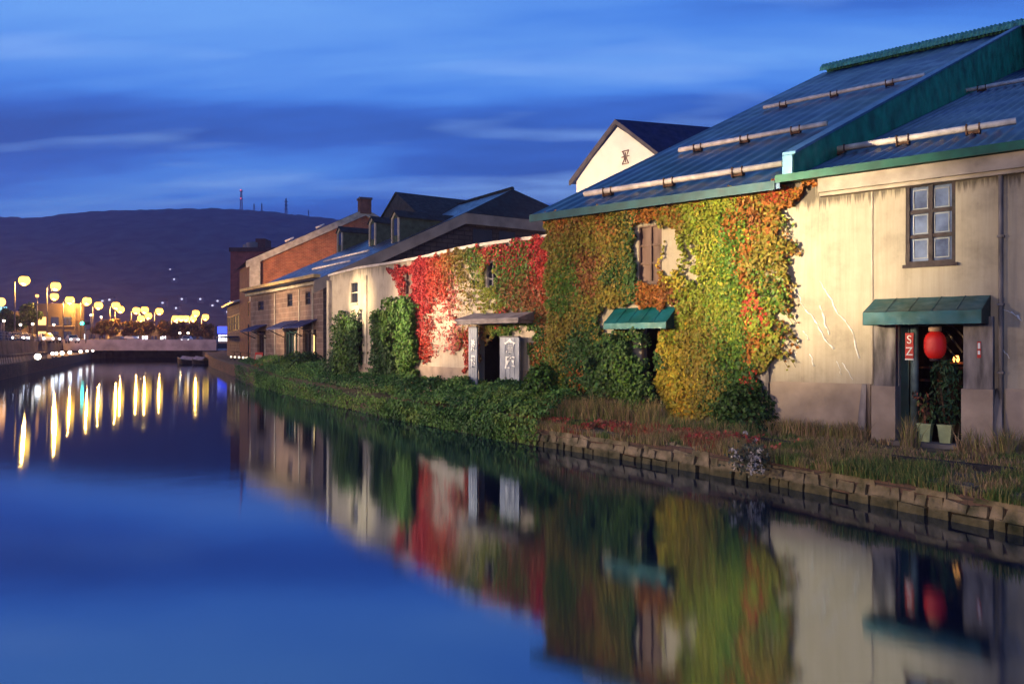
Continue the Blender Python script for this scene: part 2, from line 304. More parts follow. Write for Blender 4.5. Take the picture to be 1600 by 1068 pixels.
def rawmesh(name, V, Fc, nv, C, material, parent):
    me = bpy.data.meshes.new(name); nf = len(Fc)//nv
    me.vertices.add(len(V)); me.vertices.foreach_set('co', V.astype(np.float32).ravel())
    me.loops.add(len(Fc)); me.loops.foreach_set('vertex_index', Fc.astype(np.int32))
    me.polygons.add(nf); me.polygons.foreach_set('loop_start', (np.arange(nf)*nv).astype(np.int32))
    me.update(calc_edges=True)
    a = me.attributes.new('Col', 'FLOAT_COLOR', 'POINT'); a.data.foreach_set('color', np.concatenate([C, np.ones((len(C), 1))], 1).astype(np.float32).ravel())
    return link_mesh(me, name, material, parent)
def inpoly(x, y, poly):
    r = np.zeros(len(x), bool); j = len(poly)-1
    for i in range(len(poly)):
        (xi, yi), (xj, yj) = poly[i], poly[j]
        if yi != yj: r ^= ((yi > y) != (yj > y)) & (x < (xj-xi)*(y-yi)/(yj-yi)+xi)
        j = i
    return r
class VN:   # smooth value noise on a lattice
    def __init__(s, seed): s.t = np.random.default_rng(seed).random((64, 64))
    def __call__(s, x, y):
        xi = np.floor(x).astype(int); yi = np.floor(y).astype(int); fx = x-xi; fy = y-yi; fx = fx*fx*(3-2*fx); fy = fy*fy*(3-2*fy)
        g = lambda a, b: s.t[a % 64, b % 64]
        return (g(xi,yi)*(1-fx)+g(xi+1,yi)*fx)*(1-fy)+(g(xi,yi+1)*(1-fx)+g(xi+1,yi+1)*fx)*fy
    def fbm(s, x, y): return .55*s(x, y)+.3*s(2.1*x+7, 2.1*y+3)+.15*s(4.3*x+1, 4.3*y+9)
VNa, VNb, VNc = VN(1), VN(2), VN(3)
def colour_field(u, z, blobs, wob=.35):
    """each blob: u, z, radius, colour - which hue the creeper has turned there"""
    wu = u+wob*2*(VNa(u*1.7, z*1.7)-.5); wz = z+wob*2*(VNb(u*1.7, z*1.7)-.5)
    W = np.zeros((len(u), len(blobs)))
    for i, (bu, bz, br, c) in enumerate(blobs): W[:, i] = np.exp(-(1.5*(wu-bu)**2+.55*(wz-bz)**2)/(br*br))+1e-6
    W *= RNG.random(W.shape)**.9; pick = W.argmax(1)
    C = np.array([b[3] for b in blobs])[pick]
    C = C*(0.6+.8*RNG.random((len(u), 1)))*(1+RNG.normal(0, .1, (len(u), 3)))
    return np.clip(C, .004, .9)

# ------------------------------------------------------------------ plan of the right bank
def depth(z, py): return (EYE-z)*F/(py-HY)
ST = [(1600,838),(1400,797),(1200,757),(1000,723),(800,690),(700,671),(600,652),(440,614),(400,603),(330,574),(319,564)]
E0 = [Vector((xat(x, depth(0, y)), depth(0, y))) for x, y in ST]
E0.insert(0, E0[0]+(E0[0]-E0[1]).normalized()*9)
ZG = [.6,.6,.6,.6,.6,.6,.62,.66,.9,1.05,1.25,1.5]
def lnorm(i):
    a = E0[max(i-1, 0)]; b = E0[min(i+1, len(E0)-1)]; d = (b-a).normalized(); return Vector((d.y, -d.x))
E2 = [None]+[Vector((xat(x, depth(.6, y)), depth(.6, y))) for x, y in ((1600,742),(1400,720),(1200,692),(1000,671))]
E2[0] = E2[1]+(E2[1]-E2[2]).normalized()*9
for i in range(5, len(E0)): E2.append(E0[i]+lnorm(i)*(.9 if i < 9 else .3))
E1 = [E0[i]+lnorm(i)*.16 for i in range(len(E0))]
Z1 = [.49]*7+[.5,.6,.9,1.2,1.45]
# right bank ground
g = MB()
nE = len(E0)
for i in range(nE-1):
    j = i+1; na, nb = lnorm(i), lnorm(j)
    rows = [(E1[i],Z1[i],E1[j],Z1[j]), (E2[i],ZG[i],E2[j],ZG[j]), (E2[i]+na*9,ZG[i]+.03,E2[j]+nb*9,ZG[j]+.03), (E2[i]+na*260,ZG[i]+.1,E2[j]+nb*260,ZG[j]+.1)]
    for (a, za, b, zb), (c, zc, d, zd) in zip(rows, rows[1:]):
        g.face([(*a,za),(*c,zc),(*d,zd),(*b,zb)], smooth=False)
tag(g.build('bank_ground', M['soil']), None, None, kind='structure')
# canal water
g = MB(); g.face([(-3000,-300,0),(3000,-300,0),(3000,4500,0),(-3000,4500,0)]); tag(g.build('canal_water', M['water']), None, None, kind='structure')

# ------------------------------------------------------------------ near warehouse (A)
nA = Vector((.6607, .7506)); dA = Vector((.7506, -.6607)); tA = 19.1/(.0456*nA.x+nA.y)
OA = Vector((.0456*tA, tA)); A = Wall([OA, OA+dA*34])
HA = 6.72; UA = 30.
def AH(px, py, n=0.): return A.hit(px, py, n)
def rect(W, x0, y0, x1, y1, n=0.):
    u0 = W.hit(x0, HY, n)[0]; u1 = W.hit(x1, HY, n)[0]; xm = (x0+x1)/2
    return (u0, u1, W.hit(xm, y1, n)[1], W.hit(xm, y0, n)[1])
TA = thing('stone_warehouse', (OA.x, OA.y, .6), 'cream plaster warehouse with patched blue-green metal roof and thick ivy over half its front', 'warehouse')
win1 = rect(A, 1415, 284, 1493, 412); win2 = rect(A, 998, 352, 1034, 441); dr1 = rect(A, 1405, 500, 1507, 684); dr2 = rect(A, 1002, 512, 1032, 640)
dr1 = (dr1[0], dr1[1], .64, dr1[3]); dr2 = (dr2[0], dr2[1], .64, dr2[3])
g = MB(); A.openwall(g, 0, UA, .3, HA, [win1, win2, dr1, dr2], .3)
# end wall and back
pb = [A.pos(0,0,.3), A.pos(0,-45,.3)]
g.face([A.pos(-4.4,-60.5,.3), A.pos(0,0,.3), A.pos(0,0,HA), A.pos(-2.3,-30.5,HA+12.3), A.pos(-4.4,-60.5,HA)], [(0,0),(60,0),(60,6),(30,18),(0,6)])
A.box(g, 4, UA, -60.5, -60.2, .3, HA)
wall = g.build('wall', M['plasterA'], TA)
# roofs
tanL, tanR, SR = .413, .345, 30.5
uP = A.hit(1230)[0]   # fire wall position
EZ = HA-.02
def corrug(u0, u1, s0, s1, tan, amp, wl, z0, seg=8, rows=1, skew=0.):
    mb = MB(); nu = max(2, int((u1-u0)/wl*seg)); idx = []
    for r in range(rows+1):
        s_ = s0+(s1-s0)*r/rows
        for i in range(nu+1):
            u = u0+(u1-u0)*i/nu; p = A.pos(u-skew*(1-i/nu)*max(0,s_)/SR, -s_, z0+s_*tan+amp*math.sin(2*math.pi*u/wl)); mb.v.append(tuple(p))
    for r in range(rows):
        for i in range(nu):
            a = r*(nu+1)+i; mb.f.append([a, a+1, a+nu+2, a+nu+1]); mb.uv.append(None); mb.m.append(0); mb.sm.append(True)
    return mb
rl = corrug(-.35, uP, -.45, SR, tanL, .022, .52, EZ+.2, rows=8, skew=2.5)
# eave edge drop
for i in range(1): rl.face([A.pos(-.35,-.0+.45,EZ-.16), A.pos(uP,.45,EZ-.16), A.pos(uP,.45,EZ+.02), A.pos(-.35,.45,EZ+.02)])
rl.face([A.pos(-.35,.45,EZ-.16), A.pos(-.35,.45,EZ+.02), A.pos(-2.85,-SR,EZ+.2+SR*tanL), A.pos(-2.85,-SR,EZ+.02+SR*tanL)])
rl.face([A.pos(-.35,.45,EZ-.16), A.pos(-.35,-.2,EZ-.06), A.pos(uP,-.2,EZ-.06), A.pos(uP,.45,EZ-.16)])
roofL = rl.build('roof', M['roofblue'], TA)
rb = MB(); rb.face([A.pos(-2.85,-SR,EZ+.2+SR*tanL), A.pos(UA,-SR,EZ+.2+SR*tanL), A.pos(UA,-61,EZ), A.pos(-5,-61,EZ)]); rb.build('rear_roof', M['roofblue'], TA)
rr = corrug(uP+.25, UA, -.42, SR, tanR, .05, .30, EZ+.2, seg=6); roofR = rr.build('lower_roof', M['roofblue'], TA)
# green strip at the right eave
g = MB(); A.box(g, uP-.1, UA, .44, .5, EZ-.02, EZ+.16); A.box(g, uP-.1, UA, .05, .44, EZ+.0, EZ+.05); g.build('eave_strip', mat('dark_green_eave', (.004, .10, .06), .5), TA)
g = MB(); A.box(g, -.36, uP-.11, .455, .49, EZ-.18, EZ+.04); g.build('eave_strip', mat('teal_eave', (.003, .055, .07), .5), TA)
# beige cornice below right eave
g = MB(); u_c = A.hit(1285)[0]; A.box(g, u_c, UA, .002, .30, EZ-.34, EZ-.02); A.box(g, u_c, UA, .002, .2, EZ-.42, EZ-.34); g.build('cornice', M['fascia'], TA)
# fire wall between the roofs
g = MB(); s0, s1 = -.15, SR+.1; zt = lambda s: EZ+.2+s*tanL+.54-.36*s/SR
P = [A.pos(uP,-s0,EZ+.05), A.pos(uP+.22,-s0,EZ+.05), A.pos(uP+.22,-s1,EZ+s1*tanR-.3), A.pos(uP,-s1,EZ+s1*tanR-.3)]
P += [A.pos(uP,-s0,zt(s0)), A.pos(uP+.22,-s0,zt(s0)), A.pos(uP+.22,-s1,zt(s1)), A.pos(uP,-s1,zt(s1))]
g.box8(P); par = g.build('parapet', M['roofgreen'], TA)
g = MB(); P = [A.pos(uP-.05,-s0+.03,zt(s0)+.003), A.pos(uP+.27,-s0+.03,zt(s0)+.003), A.pos(uP+.27,-s1,zt(s1)+.003), A.pos(uP-.05,-s1,zt(s1)+.003)]
P += [p+Vector((0,0,.07)) for p in P]; g.box8(P); A.box(g, uP-.04, uP+.20, .155, .19, EZ+.06, zt(s0)-.01); g.build('coping', M['capblue'], par)
# ridge cap of wavy tiles
g = MB(); zr = EZ+.2+SR*tanL; nseg = 330; u0 = -2.8; u1 = UA; prev = None
for i in range(nseg+1):
    u = u0+(u1-u0)*i/nseg; rr_ = .52+.05*(i % 2)+random.uniform(-.012,.012); ring = [A.pos(u, -SR+1.35*rr_*math.cos(a), zr-.15+1.2*rr_*math.sin(a)+(.05 if a < .1 else 0)) for a in [k*math.pi/6 for k in range(7)]]
    if prev:
        for k in range(6): g.face([prev[k], ring[k], ring[k+1], prev[k+1]])
    prev = ring
g.build('ridge_cap', mat('glazed_green_ridge_tile', (.14, .42, .26), .2, .1, .35, 5, .1, 9, .8), roofL)
# snow guards
nRL = Vector((nA.x*-tanL, nA.y*-tanL, 1)).normalized(); nRR = Vector((nA.x*-tanR, nA.y*-tanR, 1)).normalized()
pL = A.pos(0, 0, EZ+.2+.16); pR = A.pos(0, 0, EZ+.2+.16)
def guard(pa, pb, right):
    n_, p_ = (nRR, pR) if right else (nRL, pL)
    a = plane_hit(*pa, p_, n_); b = plane_hit(*pb, p_, n_)
    ua, ub = (a-A.pos(0,0,0)).to_2d().dot(dA), (b-A.pos(0,0,0)).to_2d().dot(dA); sa = ((a-A.pos(0,0,0)).to_2d().dot(nA)+(b-A.pos(0,0,0)).to_2d().dot(nA))/2
    t = tanR if right else tanL; z = EZ+.2+sa*t+.17
    a = A.pos(ua, -sa, z); b = A.pos(ub, -sa, z)
    g = MB(); g.tube([a, b], .085, 8); o = g.build('snow_guard', M['bar'], TA)
    k = max(3, int((b-a).length/2.0)); g = MB()
    for i in range(k):
        u = ua+(ub-ua)*(i+.35)/k
        A.box(g, u-.018, u+.018, -sa-.095, -sa+.095, z-.18, z+.09)
        A.box(g, u+.018, u+.26, -sa-.05, -sa+.06, z-.16, z-.09)
        A.box(g, u+.26, u+.29, -sa-.092, -sa+.092, z-.18, z+.09)
        g.build('bracket', M['rust'], o); g = MB()
for pa, pb, r_ in (((915,303),(1222,257),0),((1052,239),(1300,189),0),((1183,173),(1452,113),0),((1250,249),(1600,181),1),((1412,162),(1680,108),1),((1572,76),(1700,48),1)): guard(pa, pb, r_)
# window with six panes
def window(W, r, parent, rows, cols, frame=.07, mull=.05, back=.12, fm='brown', pm='glass', name='window', sill=True):
    u0, u1, z0, z1 = r; root = MB()
    W.box(root, u0, u1, -back, -back+.1, z0, z0+frame); W.box(root, u0, u1, -back, -back+.1, z1-frame, z1)
    W.box(root, u0, u0+frame, -back, -back+.1, z0+frame, z1-frame); W.box(root, u1-frame, u1, -back, -back+.1, z0+frame, z1-frame)
    fw, fh = (u1-u0-2*frame), (z1-z0-2*frame)
    for c in range(1, cols): x = u0+frame+fw*c/cols; W.box(root, x-mull/2, x+mull/2, -back+.003, -back+.09, z0+frame, z1-frame)
    for c in range(cols):
        a = u0+frame+fw*c/cols+(mull/2 if c else 0); b = u0+frame+fw*(c+1)/cols-(mull/2 if c < cols-1 else 0)
        for k in range(1, rows): z = z0+frame+fh*k/rows; W.box(root, a, b, -back+.005, -back+.08, z-mull/2, z+mull/2)
    o = root.build(name, M[fm], parent)
    g = MB(); W.box(g, u0+.01, u1-.01, -back-.02, -back+.02, z0+.01, z1-.01); g.build('pane', M[pm], o)
    if sill:
        g = MB(); W.box(g, u0-.05, u1+.05, -.02, .07, z0-.07, z0+.0); g.build('sill', M[fm], o)
    return o
M['curtain'] = mat('curtain_and_sky_glass', (.15, .18, .27), .08, 0, .45, 1.6, 0, 1, .8, col2=(.03, .03, .045))  # blue-grey pane colour holds curtains plus a painted sky reflection
wf = window(A, win1, TA, 3, 2, .075, .085, pm='curtain')
# inner sash rims (pale) of the near window
g = MB(); u0, u1, z0, z1 = win1; fw = (u1-u0-.15)/2; fh = (z1-z0-.15)/3
for c in range(2):
    for k in range(3):
        a = u0+.075+fw*c+.06; b = a+fw-.12; c0 = z0+.075+fh*k+.06; c1 = c0+fh-.12
        for q in ((a,b,c0,c0+.02),(a,b,c1-.02,c1),(a,a+.02,c0+.02,c1-.02),(b-.02,b,c0+.02,c1-.02)): A.box(g, q[0], q[1], -.1, -.075, q[2], q[3])
g.build('sash', M['steel'], wf)
window(A, win2, TA, 3, 2, .04, .05, fm='shutter', pm='shutter', name='shuttered_window')
# base plinth, buttress piers
g = MB(); ul = A.hit(1205)[0]; ud0, ud1 = A.hit(1368)[0], A.hit(1547)[0]; zp = A.hit(1300, 598)[1]
def pl(u0, u1, z0=.5, z1=None, n=.07): A.box(g, u0, u1, .002, n, z0, z1 or zp)
pl(ul, ud0-.09); g.build('plinth', M['plinth'], TA); g = MB(); pl(A.hit(1572)[0], UA); g.build('plinth', M['plinth'], TA)
def pier(u0, u1, name='pier', up=True):
    g = MB(); A.box(g, u0, u1, .002, .30, .5, zp-.02); o = g.build(name, M['plinth'], TA)
    if up:
        g = MB(); A.box(g, u0+.02, u1-.02, .002, .2, zp-.02, dr1[3]+.05); g.build('upper_shaft', M['pillar'], o)
pier(ud0, dr1[0]); pier(dr1[1], A.hit(1556)[0])
for q in (1352, 1562):   # flared footing beside each pier
    g = MB(); u = A.hit(q)[0]; P = [A.pos(u-.12,.34,.5), A.pos(u+.1,.34,.5), A.pos(u+.1,.005,.5), A.pos(u-.12,.005,.5)]; P += [A.pos(u-.05,.09,zp-.0), A.pos(u+.05,.09,zp), A.pos(u+.05,.005,zp), A.pos(u-.05,.005,zp)]; g.box8(P)
    g.build('footing', M['pillar'], TA)
# wall seams and drain pipe
g = MB(); u = A.hit(1364)[0]; A.box(g, u-.035, u+.0, .001, .028, zp, EZ-.42); g.build('seam', M['fascia'], TA)
g = MB(); u = A.hit(1494)[0]; A.box(g, u-.0, u+.03, .001, .03, win1[3]+.02, EZ-.42); g.build('seam', M['fascia'], TA)
g = MB(); u = A.hit(1565)[0]; g.tube([A.pos(u,.09,.9), A.pos(u,.09,EZ-.42)], .045, 8)
for z in (2.2, 3.6, 5.0): A.box(g, u-.06, u+.06, .0, .15, z, z+.05)
g.build('drainpipe', M['pillar'], TA)
# pale scars left by old vine stems
def scar(pts, w):
    g = MB(); q = [A.hit(*p) for p in pts]; path = []
    for (ua, za), (ub, zb) in zip(q, q[1:]):
        for k in range(5): t = k/5; path.append(A.pos(ua+(ub-ua)*t+random.uniform(-.02,.02), .004, za+(zb-za)*t+random.uniform(-.02,.02)))
    path.append(A.pos(q[-1][0], .004, q[-1][1]))
    g.tube(path, [w*random.uniform(.3,1.9) for _ in path], 5); g.build('vine_scar', M['scar'], TA)
for pts, w_ in (([(1243,447),(1254,478),(1270,495),(1287,525),(1303,545)],.014), ([(1281,440),(1292,455),(1310,490),(1332,515),(1343,560)],.013), ([(1280,476),(1288,500),(1296,523)],.016), ([(1247,517),(1245,545),(1240,560)],.011), ([(1256,518),(1264,530)],.011), ([(1308,565),(1315,585)],.009), ([(1315,565),(1333,593)],.008), ([(1266,552),(1272,572)],.009), ([(1568,484),(1585,490),(1597,502)],.014), ([(1568,545),(1577,560)],.01), ([(1206,525),(1200,552)],.011)): scar(pts, w_)
# stone exposed at the wall edge low down
g = MB(); u0 = A.hit(1188)[0]; u1 = A.hit(1206)[0]
for i in range(9):
    z = .6+i*.21; A.box(g, u0+random.uniform(0,.04), u1-random.uniform(.02,.07), .003, .06+random.uniform(0,.04), z, z+.2)
g.build('corner_stones', M['pillar'], TA)
# awnings
def awning(W, px0, px1, pyt, pyb, n, drop, name, parent, mt, ms, side=True):
    u0 = W.hit(px0)[0]; u1 = W.hit(px1)[0]; xm = (px0+px1)/2; zt_ = W.hit(xm, pyt)[1]; zf = W.hit(xm, pyb, n)[1]
    g = MB(); th = .04
    P = [W.pos(u0,n,zf), W.pos(u1,n,zf), W.pos(u1,.003,zt_-th), W.pos(u0,.003,zt_-th)]; P += [W.pos(u0,n,zf+drop), W.pos(u1,n,zf+drop), W.pos(u1,.003,zt_), W.pos(u0,.003,zt_)]
    g.box8(P); 
    for k in range(1, 5):
        u = u0+(u1-u0)*k/5; g.tube([W.pos(u,n+.003,zf+drop+.004), W.pos(u,.01,zt_+.004)], .012, 4)
    o = g.build(name, mt, parent)
    if side:
        for a, b in ((u0-.012, u0-.002), (u1+.002, u1+.012)):
            g = MB(); P = [W.pos(a,n,zf), W.pos(b,n,zf), W.pos(b,.003,zf), W.pos(a,.003,zf)]; P += [W.pos(a,n,zf+drop), W.pos(b,n,zf+drop), W.pos(b,.003,zt_), W.pos(a,.003,zt_)]; g.box8(P)
            g.build('side_panel', ms, o)
    return o
aw1 = awning(A, 1368, 1547, 464, 506, .85, .27, 'awning', TA, M['awn'], M['awnside'])
aw2 = awning(A, 962, 1058, 480, 513, .6, .16, 'awning', TA, M['awn'], M['awnside'])
# entrance hall behind the door opening
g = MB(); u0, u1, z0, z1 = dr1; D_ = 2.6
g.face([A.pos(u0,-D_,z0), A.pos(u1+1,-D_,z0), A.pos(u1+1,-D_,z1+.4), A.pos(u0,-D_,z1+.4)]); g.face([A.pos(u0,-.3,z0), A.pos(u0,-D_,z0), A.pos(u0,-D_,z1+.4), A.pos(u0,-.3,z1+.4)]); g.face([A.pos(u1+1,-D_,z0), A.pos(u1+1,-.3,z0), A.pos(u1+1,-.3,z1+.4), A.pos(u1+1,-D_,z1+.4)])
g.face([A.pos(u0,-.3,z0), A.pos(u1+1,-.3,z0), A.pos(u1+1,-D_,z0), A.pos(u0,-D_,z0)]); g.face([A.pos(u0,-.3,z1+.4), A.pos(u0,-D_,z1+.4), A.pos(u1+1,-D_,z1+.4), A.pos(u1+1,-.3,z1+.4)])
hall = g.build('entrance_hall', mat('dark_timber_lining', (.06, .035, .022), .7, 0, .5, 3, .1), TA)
M['brace'] = mat('pale_timber_brace', (.35, .24, .15), .6)
for pa, pb in (((1478,516),(1504,550)), ((1490,510),(1507,528)), ((1478,540),(1495,560))):
    g = MB(); a = A.hit(*pa, -1.2); b = A.hit(*pb, -1.2); g.tube([A.pos(a[0],-1.2,a[1]), A.pos(b[0],-1.2,b[1])], .022, 5); g.build('brace', M['brace'], hall)
for (x0, x1, y) in ((1470,1507,565),(1432,1507,572),(1432,1475,592)):
    g = MB(); a = A.hit(x0, y, -1.6); b = A.hit(x1, y, -1.6); A.box(g, a[0], b[0], -1.9, -1.6, a[1]-.05, a[1]); g.build('shelf', mat('orange_timber_shelf', (.32, .12, .05), .6), hall)
# green door leaf frame and grey downpipe
g = MB(); u = dr1[0]; A.box(g, u+.005, u+.17, -.28, -.12, z0, z1); A.box(g, u+.17, u1, -.28, -.14, z1-.12, z1); g.build('door_frame', M['greend'], TA)
g = MB(); g.tube([A.pos(u+.29,-.1,z0), A.pos(u+.29,-.1,z1)], .085, 10); g.build('door_post', mat('grey_green_post', (.10, .14, .14), .6, 0, .4, 4), TA)
g = MB(); A.box(g, u0-.1, u1+.1, .0, .5, .55, .7); g.build('door_step', M['conc'], TA)
# second door: dark inside
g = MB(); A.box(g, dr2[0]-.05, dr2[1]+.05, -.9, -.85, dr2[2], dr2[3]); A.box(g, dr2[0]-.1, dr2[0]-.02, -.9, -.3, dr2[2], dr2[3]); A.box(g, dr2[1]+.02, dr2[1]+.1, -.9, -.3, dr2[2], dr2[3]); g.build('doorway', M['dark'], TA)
# --- text as mesh
def lettering(body, W, u, n, z, size, mt, parent, name='lettering', sx=1., offset=0.):
    cu = bpy.data.curves.new('lettering', 'FONT'); cu.body = body; cu.size = size; cu.align_x = 'CENTER'; cu.align_y = 'CENTER'; cu.extrude = .008; cu.offset = offset; cu.space_line = 1.0
    to = bpy.data.objects.new('lettering', cu); COL.objects.link(to); dg = bpy.context.evaluated_depsgraph_get(); me = bpy.data.meshes.new_from_object(to.evaluated_get(dg)); bpy.data.objects.remove(to)
    d, no = W.dirs(u); p = W.pos(u, n, z)-wloc(parent)
    me.transform(Matrix(((d.x*sx, 0, no.x, p.x), (d.y*sx, 0, no.y, p.y), (0, 1, 0, p.z), (0, 0, 0, 1))))
    me.materials.clear(); return link_mesh(me, name, mt, parent)
# red sign on the door post
us, zs = A.hit(1421, 540, .0); p0 = A.pos(us, .0, zs)
sg = thing('shop_sign', p0, 'narrow red sign with white lettering strapped to the post in the awning doorway', 'sign')
za, zb = A.hit(1421, 560, .0)[1], A.hit(1421, 520, .0)[1]
g = MB(); A.box(g, us-.085, us+.085, -.012, .012, za, zb); g.build('panel', M['red'], sg)
g = MB(); A.box(g, us-.09, us+.09, -.014, .016, za-.03, za-.002); g.build('rim', M['white'], sg)
lettering('S\nZ', A, us, .016, zs+.0, .26, M['white'], sg, sx=.9)
us2, zs2 = A.hit(1530, 546, .2); sg2 = thing('wall_plate', A.pos(us2, .2, zs2), 'small red and white plate on the stained pillar beside the lantern doorway', 'sign')
g = MB(); A.box(g, us2-.035, us2+.035, .203, .215, zs2-.17, zs2+.17); g.build('panel', M['red'], sg2)
g = MB(); A.box(g, us2-.022, us2+.022, .216, .222, zs2+.02, zs2+.14); A.box(g, us2-.022, us2+.022, .216, .222, zs2-.1, zs2-.02); g.build('lettering', M['white'], sg2)
# lantern
ulan, zlan = A.hit(1461, 539, .1); lp = A.pos(ulan, .1, zlan)
ln = thing('paper_lantern', lp, 'glowing red paper lantern hanging under the green awning in the doorway', 'lantern')
g = MB(); prof = []
for i in range(25):
    t = -1+2*i/24; prof.append((.02+.2*math.sqrt(max(0, 1-abs(t)**2.6))*(1+.05*math.cos(i*math.pi)), t*.31))
g.lathe(lp, prof, 20); g.build('shade', M['lantern'], ln)
g = MB(); g.lathe(lp, [(.0,.42),(.11,.42),(.13,.40),(.13,.30),(.10,.29)], 16); g.build('top_ring', mat('cream_paper_ring', (.5, .3, .2), .6), ln)
g = MB(); g.lathe(lp, [(.1,-.29),(.11,-.31),(.1,-.35),(0,-.35)], 16); g.build('bottom_ring', M['brown'], ln)
g = MB(); g.tube([lp+Vector((0,0,.42)), lp+Vector((0,0,.62))], .008, 5); g.build('cord', M['brown'], ln)
# pots
def plant_pot(px, py, nn, label, tall):
    u, z = A.hit(px, py, nn); p = A.pos(u, nn, .7); t = thing('plant_pot', p, label, 'plant pot', 'potted plants in the doorway')
    g = MB(); h = .36
    for a0, a1, z0_, z1_ in ((.10,.135,0,h),(.145,.145,h,h+.03)):
        P = [A.pos(u+sx*a0, nn+sy*a0, .7+z0_) for sx, sy in ((-1,1),(1,1),(1,-1),(-1,-1))]+[A.pos(u+sx*a1, nn+sy*a1, .7+z1_) for sx, sy in ((-1,1),(1,1),(1,-1),(-1,-1))]; g.box8(P)
    g.build('pot', M['pot'], t)
    if tall: 
        k = 420; th = RNG.random(k)*6.28; rr_ = np.sqrt(RNG.random(k))*.30; zz = RNG.random(k); C = np.array([[.03,.07,.025]])*(.5+RNG.random((k,1)))
        P = np.array(p)+np.stack([rr_*np.cos(th), rr_*np.sin(th), .4+1.35*zz], 1); leaves('foliage', P, np.stack([np.cos(th), np.sin(th), .3+0*th], 1), .09+.08*RNG.random(k), C, t, aspect=.4)
    else:
        k = 120; th = RNG.random(k)*6.28; zz = RNG.random(k); rr_ = .05+.22*zz; C = np.where(RNG.random((k,1)) < .4, [[.2,.06,.03]], [[.08,.11,.03]])*(.5+RNG.random((k,1)))
        P = np.array(p)+np.stack([rr_*np.cos(th), rr_*np.sin(th), .38+.7*zz], 1); leaves('foliage', P, np.stack([np.cos(th), np.sin(th), .3+0*th], 1), .08+.06*RNG.random(k), C, t, aspect=.45)
    g = MB()
    for i in range(6): a = random.uniform(0, 6.28); g.tube([p+Vector((0,0,.3)), p+Vector((.08*math.cos(a),.08*math.sin(a),.7)), p+Vector((.24*math.cos(a),.24*math.sin(a),1.25 if tall else .95))], [.012,.009,.004], 5)
    g.build('stem', M['stem'], t)
plant_pot(1446, 680, .1, 'pale green pot with sparse reddish stalks, beside the door post', False)
plant_pot(1478, 680, .1, 'pale green pot with a tall bushy green plant in the awning doorway', True)
# floor lamp glow inside: a small shelf lamp
ul_, zl_ = A.hit(1494, 562, -1.55); q = A.pos(ul_, -1.55, zl_)
tl = thing('shelf_lamp', q, 'small warm lamp on the shelf inside the lantern doorway', 'lamp'); g = MB(); g.lathe(q, [(0,.1),(.05,.1),(.07,0),(.05,-.05),(0,-.05)], 10); g.build('shade', M['orangelamp'], tl)
g = MB(); g.lathe(q, [(.015,-.05),(.05,-.08),(0,-.09)], 8); g.build('stand', M['brown'], tl)

# ------------------------------------------------------------------ creepers
def creeper(W, poly, holes, count, blobs, name, label, size, offs, group=None, wild=.25, thin=None, cat='creeper', fray=.12):
    P2 = np.array([W.hit(*p) for p in poly]); H2 = [np.array([W.hit(*p) for p in h]) for h in holes]
    bl = [(*W.hit(x, y), r, c) for x, y, r, c in blobs]
    lo, hi = P2.min(0)-.3, P2.max(0)+.3
    u = RNG.uniform(lo[0], hi[0], count*3); z = RNG.uniform(lo[1], hi[1], count*3)
    ju = u+fray*2*(VNa(u*5, z*5)-.5)*1.6; jz = z+fray*2*(VNc(u*5, z*5)-.5)*1.6
    ok = inpoly(ju, jz, P2)
    for h in H2: ok &= ~inpoly(ju, jz, h)
    if thin is not None:
        for x, y, r, keep in thin:
            bu, bz = W.hit(x, y); d = np.exp(-((u-bu)**2+(z-bz)**2)/(r*r)); ok &= ~((VNb.fbm(u*9, z*9)*.9+.55*RNG.random(len(u))-.17) > 1-(1-keep)*d)
    u, z = u[ok][:count], z[ok][:count]; k = len(u)
    bump_ = .7*VNc.fbm(u*1.1+5, z*1.1)+.75*VNb.fbm(u*3.6+9, z*.7)
    nn = .02+RNG.random(k)**.7*(offs*(.35+bump_)); 
    d = np.zeros((k, 3)); P = np.zeros((k, 3))
    for i in range(k):
        p = W.pos(u[i], nn[i], z[i]); P[i] = p; d[i] = W.dirs(u[i])[1]
    C = colour_field(u, z, bl); d[:, 2] += .45
    b0 = P[:, :].mean(0); t = thing(name, (b0[0], b0[1], .6), label, cat, group)
    leaves('foliage', P, d, size*(.65+.7*RNG.random(k)), C, t, jitter=.42)
    g = MB(); lo_u, hi_u = P2[:, 0].min(), P2[:, 0].max()
    for i in range(int(6+(hi_u-lo_u)*1.2)):
        uu = random.uniform(lo_u+.1, hi_u-.1); path = []; zz = .62
        while zz < hi[1]-.3:
            if not inpoly(np.array([uu]), np.array([zz]), P2)[0] and zz > 1.2: break
            if any(inpoly(np.array([uu]), np.array([zz]), h)[0] for h in H2): break
            path.append(W.pos(uu, .02, zz)); zz += .35; uu += random.uniform(-.1, .1)
        if len(path) > 2: g.tube(path, [.025*(1-.7*j/len(path)) for j in range(len(path))], 5)
    if g.v: g.build('stem', M['stem'], t)
    return t
GR = (.075,.14,.016); DG = (.04,.085,.018); YG = (.20,.22,.022); YL = (.34,.25,.025); OR = (.28,.10,.018); RD = (.38,.045,.022); OL = (.20,.15,.022); BR = (.20,.075,.022); RR_ = (.40,.035,.032); PK = (.42,.11,.085)
